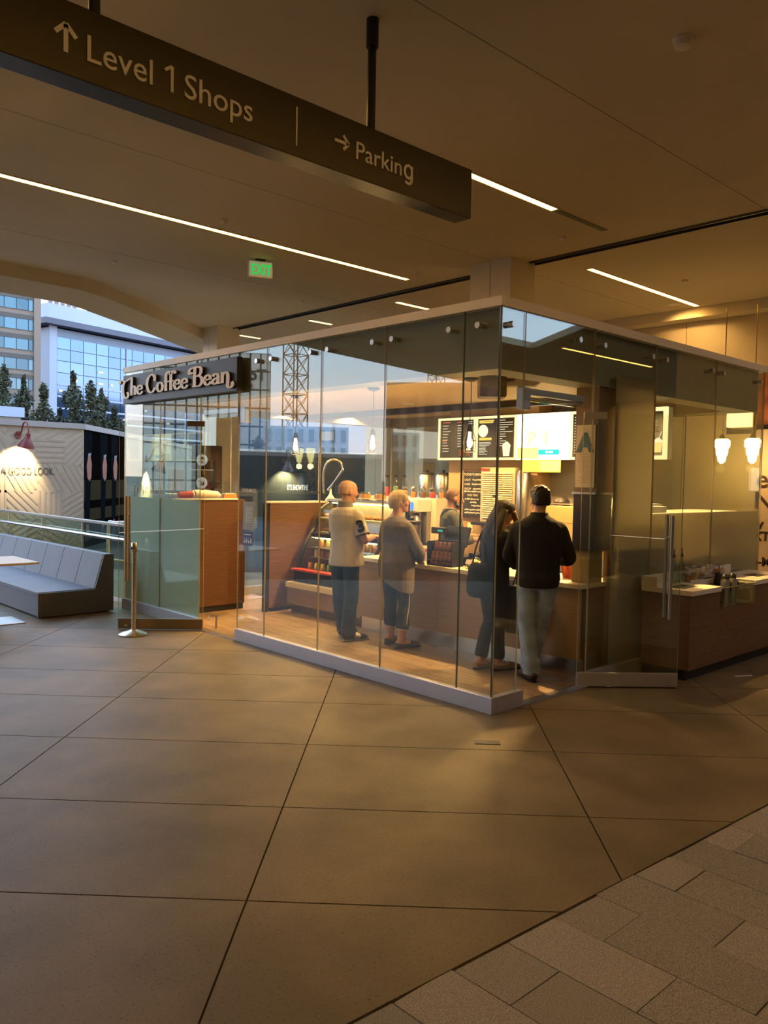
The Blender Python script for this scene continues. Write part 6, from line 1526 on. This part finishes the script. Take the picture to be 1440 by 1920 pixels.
obj('strap', MB().tube(spline([(5.615, 4.79, .97), (5.665, 4.795, 1.12), (5.745, 4.79, 1.27), (5.80, 4.77, 1.285), (5.80, 4.76, 1.25)], 6), .011, 6, flat=.006).tube(spline([(5.615, 4.62, .97), (5.665, 4.69, 1.12), (5.745, 4.765, 1.265), (5.80, 4.76, 1.28)], 6), .011, 6, flat=.006), M_cloth, t, smooth=True)
t = thing('shopping_bag', 'dark grey shopping bag held between the woman and the man in black', 'bag', (5.95, 4.45, .5))
obj('bag_body', MB().add([(5.86, 4.34, .36), (6.0, 4.34, .36), (6.0, 4.58, .36), (5.86, 4.58, .36), (5.87, 4.33, .79), (5.96, 4.33, .79), (5.96, 4.60, .79), (5.87, 4.60, .79)], [(0, 3, 2, 1), (0, 1, 5, 4), (1, 2, 6, 5), (2, 3, 7, 6), (3, 0, 4, 7), (4, 5, 6, 7)]), mat('bag_slate', (.040, .045, .050), .8), t)
obj('handle', MB().tube(spline([(5.915, 4.38, .78), (5.93, 4.41, .90), (5.94, 4.48, .93), (5.93, 4.52, .90), (5.915, 4.56, .78)], 6), .006, 6), M_black, t)

# --- man in the black sweater ------------------------------------------------
P = person((5.76, 4.17), R(34), 'person, dark haired man in black sweater and pale blue jeans seen from behind')
J = dict(hipL=(-.09, .02, .86), hipR=(.09, .02, .86), kneeL=(-.085, .01, .47), kneeR=(.03, .10, .47), ankL=(-.03, -.03, .09), ankR=(-.06, .20, .09), toeL=(-.45, .9, 0), toeR=(.1, 1, 0),
         shL=(-.178, .0, 1.325), shR=(.178, .0, 1.325), elL=(-.255, .07, 1.07), elR=(.265, .07, 1.07), wrL=(-.10, .30, 1.0), wrR=(.12, .30, 1.02))
T4 = [(.80, .12, .09, 0, .02), (.86, .165, .115, 0, .02), (.95, .165, .115, 0, .02), (1.06, .168, .12, 0, .02), (1.16, .185, .125, 0, .01), (1.26, .205, .12, 0, 0), (1.34, .205, .10, 0, -.01), (1.39, .15, .08, 0, -.012), (1.43, .075, .065, 0, -.01), (1.47, .056, .058, 0, 0)]
mb = MB(); torso(mb, T4); legs(mb, J, .084, .054, .038); foot(mb, J['ankL'], J['toeL']); foot(mb, J['ankR'], J['toeR']); arms(mb, J)
limb(mb, [(0, -.005, 1.42), (0, .008, 1.48), (0, .02, 1.54)], [.060, .055, .054])
for k, sd in (('L', 1), ('R', -1)): hand(mb, J['wr'+k], V(J['wr'+k])-V(J['el'+k]), (0, -.1, -1), .9, sd)
MH = head(mb, (0, .03, 1.575), R(28), R(-5), 1.0)
solid('body', mb, M_sk2, P, .007, 3); eyes(MH, P)
mb = MB(); rings(mb, [(.815, .170, .130, 0, .018), (.84, .185, .140, 0, .018), (.90, .195, .150, 0, .015)] + grow(T4, .024, .95, 1.40) + [(1.44, .082, .078, 0, -.006), (1.47, .074, .072, 0, 0)])
for k in ('L', 'R'):
    s0, e0, w0 = V(J['sh'+k]), V(J['el'+k]), V(J['wr'+k]); limb(mb, [s0-V((s0.x*.35, 0, -.012)), s0, s0.lerp(e0, .5), e0, e0.lerp(w0, .5), e0.lerp(w0, .92)], [.058, .064, .066, .060, .052, .044])
solid('sweater', mb, M_blk, P, .008, 4)
mb = MB(); rings(mb, grow(T4, .008, .80, .94)); legs(mb, J, .088, .064, .060, up=.008)
for k in ('L', 'R'): an = V(J['ank'+k]); mb.tube([an+V((0, 0, .10)), an+V((0, .005, -.03))], [.070, .076], 14)
solid('jeans', mb, mat('jeans_pale', (.25, .33, .43), .85, var=.22, scale=9, bump=.45, bscale=12), P, .008, 3)
shoes(P, J, mat('shoe_brown', (.07, .025, .014), .45), None, 1.15)
mb = MB(); rings(mb, [(-.055, .060, .045, 0, -.060), (-.03, .078, .068, 0, -.045), (.01, .083, .090, 0, -.028), (.05, .085, .104, 0, -.014), (.085, .076, .098, 0, -.004), (.112, .056, .074, 0, .0), (.132, .026, .035, 0, .006)])
mb.ball((.069, .005, -.005), (.010, .018, .035)).ball((-.069, .005, -.005), (.010, .018, .035)); mb.xf(MH)
random.seed(21); hb = MB()
for k in range(46):
    a = random.uniform(0, 6.283); e_ = random.uniform(.1, 1.5); c_ = V((.072*math.cos(a)*math.cos(e_), -.012+.092*math.sin(a)*math.cos(e_), .035+.09*math.sin(e_)))
    if c_.y > .05 and c_.z < .09: continue
    if c_.z > .112: continue
    hb.ball(c_, (random.uniform(.014, .026), random.uniform(.014, .028), random.uniform(.010, .018)), 8, 5)
hb.xf(MH); mb.add(hb.v, hb.f)
solid('short_hair', mb, mat('hair_black', (.012, .009, .008), .5, bump=.5, bscale=25), P, .006, 1)

# --- barista ------------------------------------------------
P = person((6.93, 6.28), R(-38), 'person, bearded barista in olive shirt and dark apron standing behind the counter')
J = dict(hipL=(-.09, 0, .84), hipR=(.09, 0, .84), kneeL=(-.09, .02, .46), kneeR=(.09, .02, .46), ankL=(-.09, -.02, .09), ankR=(.09, -.02, .09), toeL=(-.1, 1, 0), toeR=(.1, 1, 0),
         shL=(-.18, .02, 1.31), shR=(.18, .02, 1.31), elL=(-.23, .12, 1.06), elR=(.24, .10, 1.05), wrL=(-.12, .34, 1.08), wrR=(.14, .33, 1.06))
T5 = [(z*.965, rx*.95, ry*.92, cx, cy+.02) for z, rx, ry, cx, cy in T1]
mb = MB(); torso(mb, T5); legs(mb, J, .082, .054, .038); foot(mb, J['ankL'], J['toeL']); foot(mb, J['ankR'], J['toeR']); arms(mb, J)
limb(mb, [(0, .015, 1.37), (0, .03, 1.43), (0, .045, 1.49)], [.060, .055, .054])
for k, sd in (('L', 1), ('R', -1)): hand(mb, J['wr'+k], V(J['wr'+k])-V(J['el'+k]), (0, .1, -1), .7, sd)
MH = head(mb, (0, .06, 1.515), R(0), R(-8), .98)
solid('body', mb, M_sk3, P, .007, 3); eyes(MH, P)
mb = MB(); rings(mb, grow(T5, .018, .80, 1.36) + [(1.40, .080, .076, 0, .012)])
for k in ('L', 'R'):
    s0, e0 = V(J['sh'+k]), V(J['el'+k]); limb(mb, [s0-V((s0.x*.35, 0, -.012)), s0, s0.lerp(e0, .5), e0, e0.lerp(V(J['wr'+k]), .6)], [.068, .068, .066, .060, .05])
solid('shirt', mb, mat('shirt_olive', (.05, .052, .036), .85, bump=.3, bscale=9), P, .008, 4)
mb = MB(); rings(mb, [(.45, .17, .10, 0, .08), (.80, .175, .10, 0, .07), (1.0, .165, .10, 0, .09), (1.2, .12, .08, 0, .09), (1.27, .09, .07, 0, .08)])
ap = solid('apron', mb, M_black, P, .01, 3)
for sx in (-1, 1): obj('apron_strap', MB().tube(spline([(sx*.07, .13, 1.27), (sx*.085, .06, 1.385), (sx*.07, -.05, 1.39), (0, -.10, 1.30)], 5), .012, 6, flat=.006), M_black, ap, local=True)
mb = MB(); rings(mb, grow(T5, .008, .77, .93)); legs(mb, J, .088, .064, .056, up=.006); solid('trousers', mb, mat('trousers_jet', (.01, .01, .011), .85), P, .01, 3)
shoes(P, J, M_black)
mb = MB(); rings(mb, [(-.02, .074, .062, 0, -.042), (.02, .0785, .086, 0, -.024), (.055, .079, .098, 0, -.014), (.085, .068, .086, 0, -.012), (.108, .046, .060, 0, -.012), (.1205, .016, .022, 0, -.012)]); mb.xf(MH)
solid('cropped_hair', mb, mat('hair_cropped', (.10, .05, .025), .7), P, .007, 2)
mb = MB(); mb.ball((0, .070, -.098), (.034, .030, .026)).ball((.040, .040, -.075), (.022, .035, .026)).ball((-.040, .040, -.075), (.022, .035, .026)).ball((.062, .01, -.045), (.010, .016, .03)).ball((-.062, .01, -.045), (.010, .016, .03)); mb.xf(MH)
solid('beard', mb, mat('hair_black', (.012, .009, .008), .5), P, .006, 2)

# --- second worker, only the hair shows over the espresso machine ----------------------
P = person((7.55, 5.14), R(180), 'person, worker bending behind the espresso machine with only dark hair showing')
J = dict(hipL=(-.09, -.06, .80), hipR=(.09, -.06, .80), kneeL=(-.09, .02, .45), kneeR=(.09, .02, .45), ankL=(-.09, -.02, .09), ankR=(.09, -.02, .09), toeL=(-.1, 1, 0), toeR=(.1, 1, 0),
         shL=(-.17, .02, 1.26), shR=(.17, .02, 1.26), elL=(-.21, .06, 1.02), elR=(.21, .06, 1.02), wrL=(-.12, .20, .98), wrR=(.12, .20, .98))
T6 = [(z*.93, rx*.92, ry*.85, cx, cy*.5) for z, rx, ry, cx, cy in T1]
mb = MB(); torso(mb, T6); legs(mb, J, .08, .054, .038); foot(mb, J['ankL'], J['toeL']); foot(mb, J['ankR'], J['toeR']); arms(mb, J)
limb(mb, [(0, .0, 1.32), (0, .015, 1.38), (0, .03, 1.43)], [.058, .053, .053])
for k, sd in (('L', 1), ('R', -1)): hand(mb, J['wr'+k], V(J['wr'+k])-V(J['el'+k]), (0, .1, -1), .7, sd)
MH = head(mb, (0, .05, 1.45), 0, R(-15), .97)
solid('body', mb, M_sk2, P, .009, 3); eyes(MH, P)
mb = MB(); rings(mb, grow(T6, .016, .74, 1.31) + [(1.35, .075, .07, 0, .0)])
for k in ('L', 'R'):
    s0, e0 = V(J['sh'+k]), V(J['el'+k]); limb(mb, [s0-V((s0.x*.35, 0, -.012)), s0, s0.lerp(e0, .5), e0], [.064, .064, .06, .055])
solid('shirt', mb, M_cloth, P, .01, 3)
mb = MB(); rings(mb, grow(T6, .008, .74, .88)); legs(mb, J, .086, .06, .054, up=.006); solid('trousers', mb, mat('trousers_jet', (.01, .01, .011), .85), P, .01, 3)
shoes(P, J, M_black)
mb = MB(); rings(mb, [(-.04, .07, .055, 0, -.055), (.0, .083, .088, 0, -.032), (.05, .086, .108, 0, -.014), (.09, .074, .096, 0, -.004), (.128, .03, .04, 0, .0)]); mb.xf(MH)
solid('short_hair', mb, mat('hair_black', (.012, .009, .008), .5), P, .008, 2)
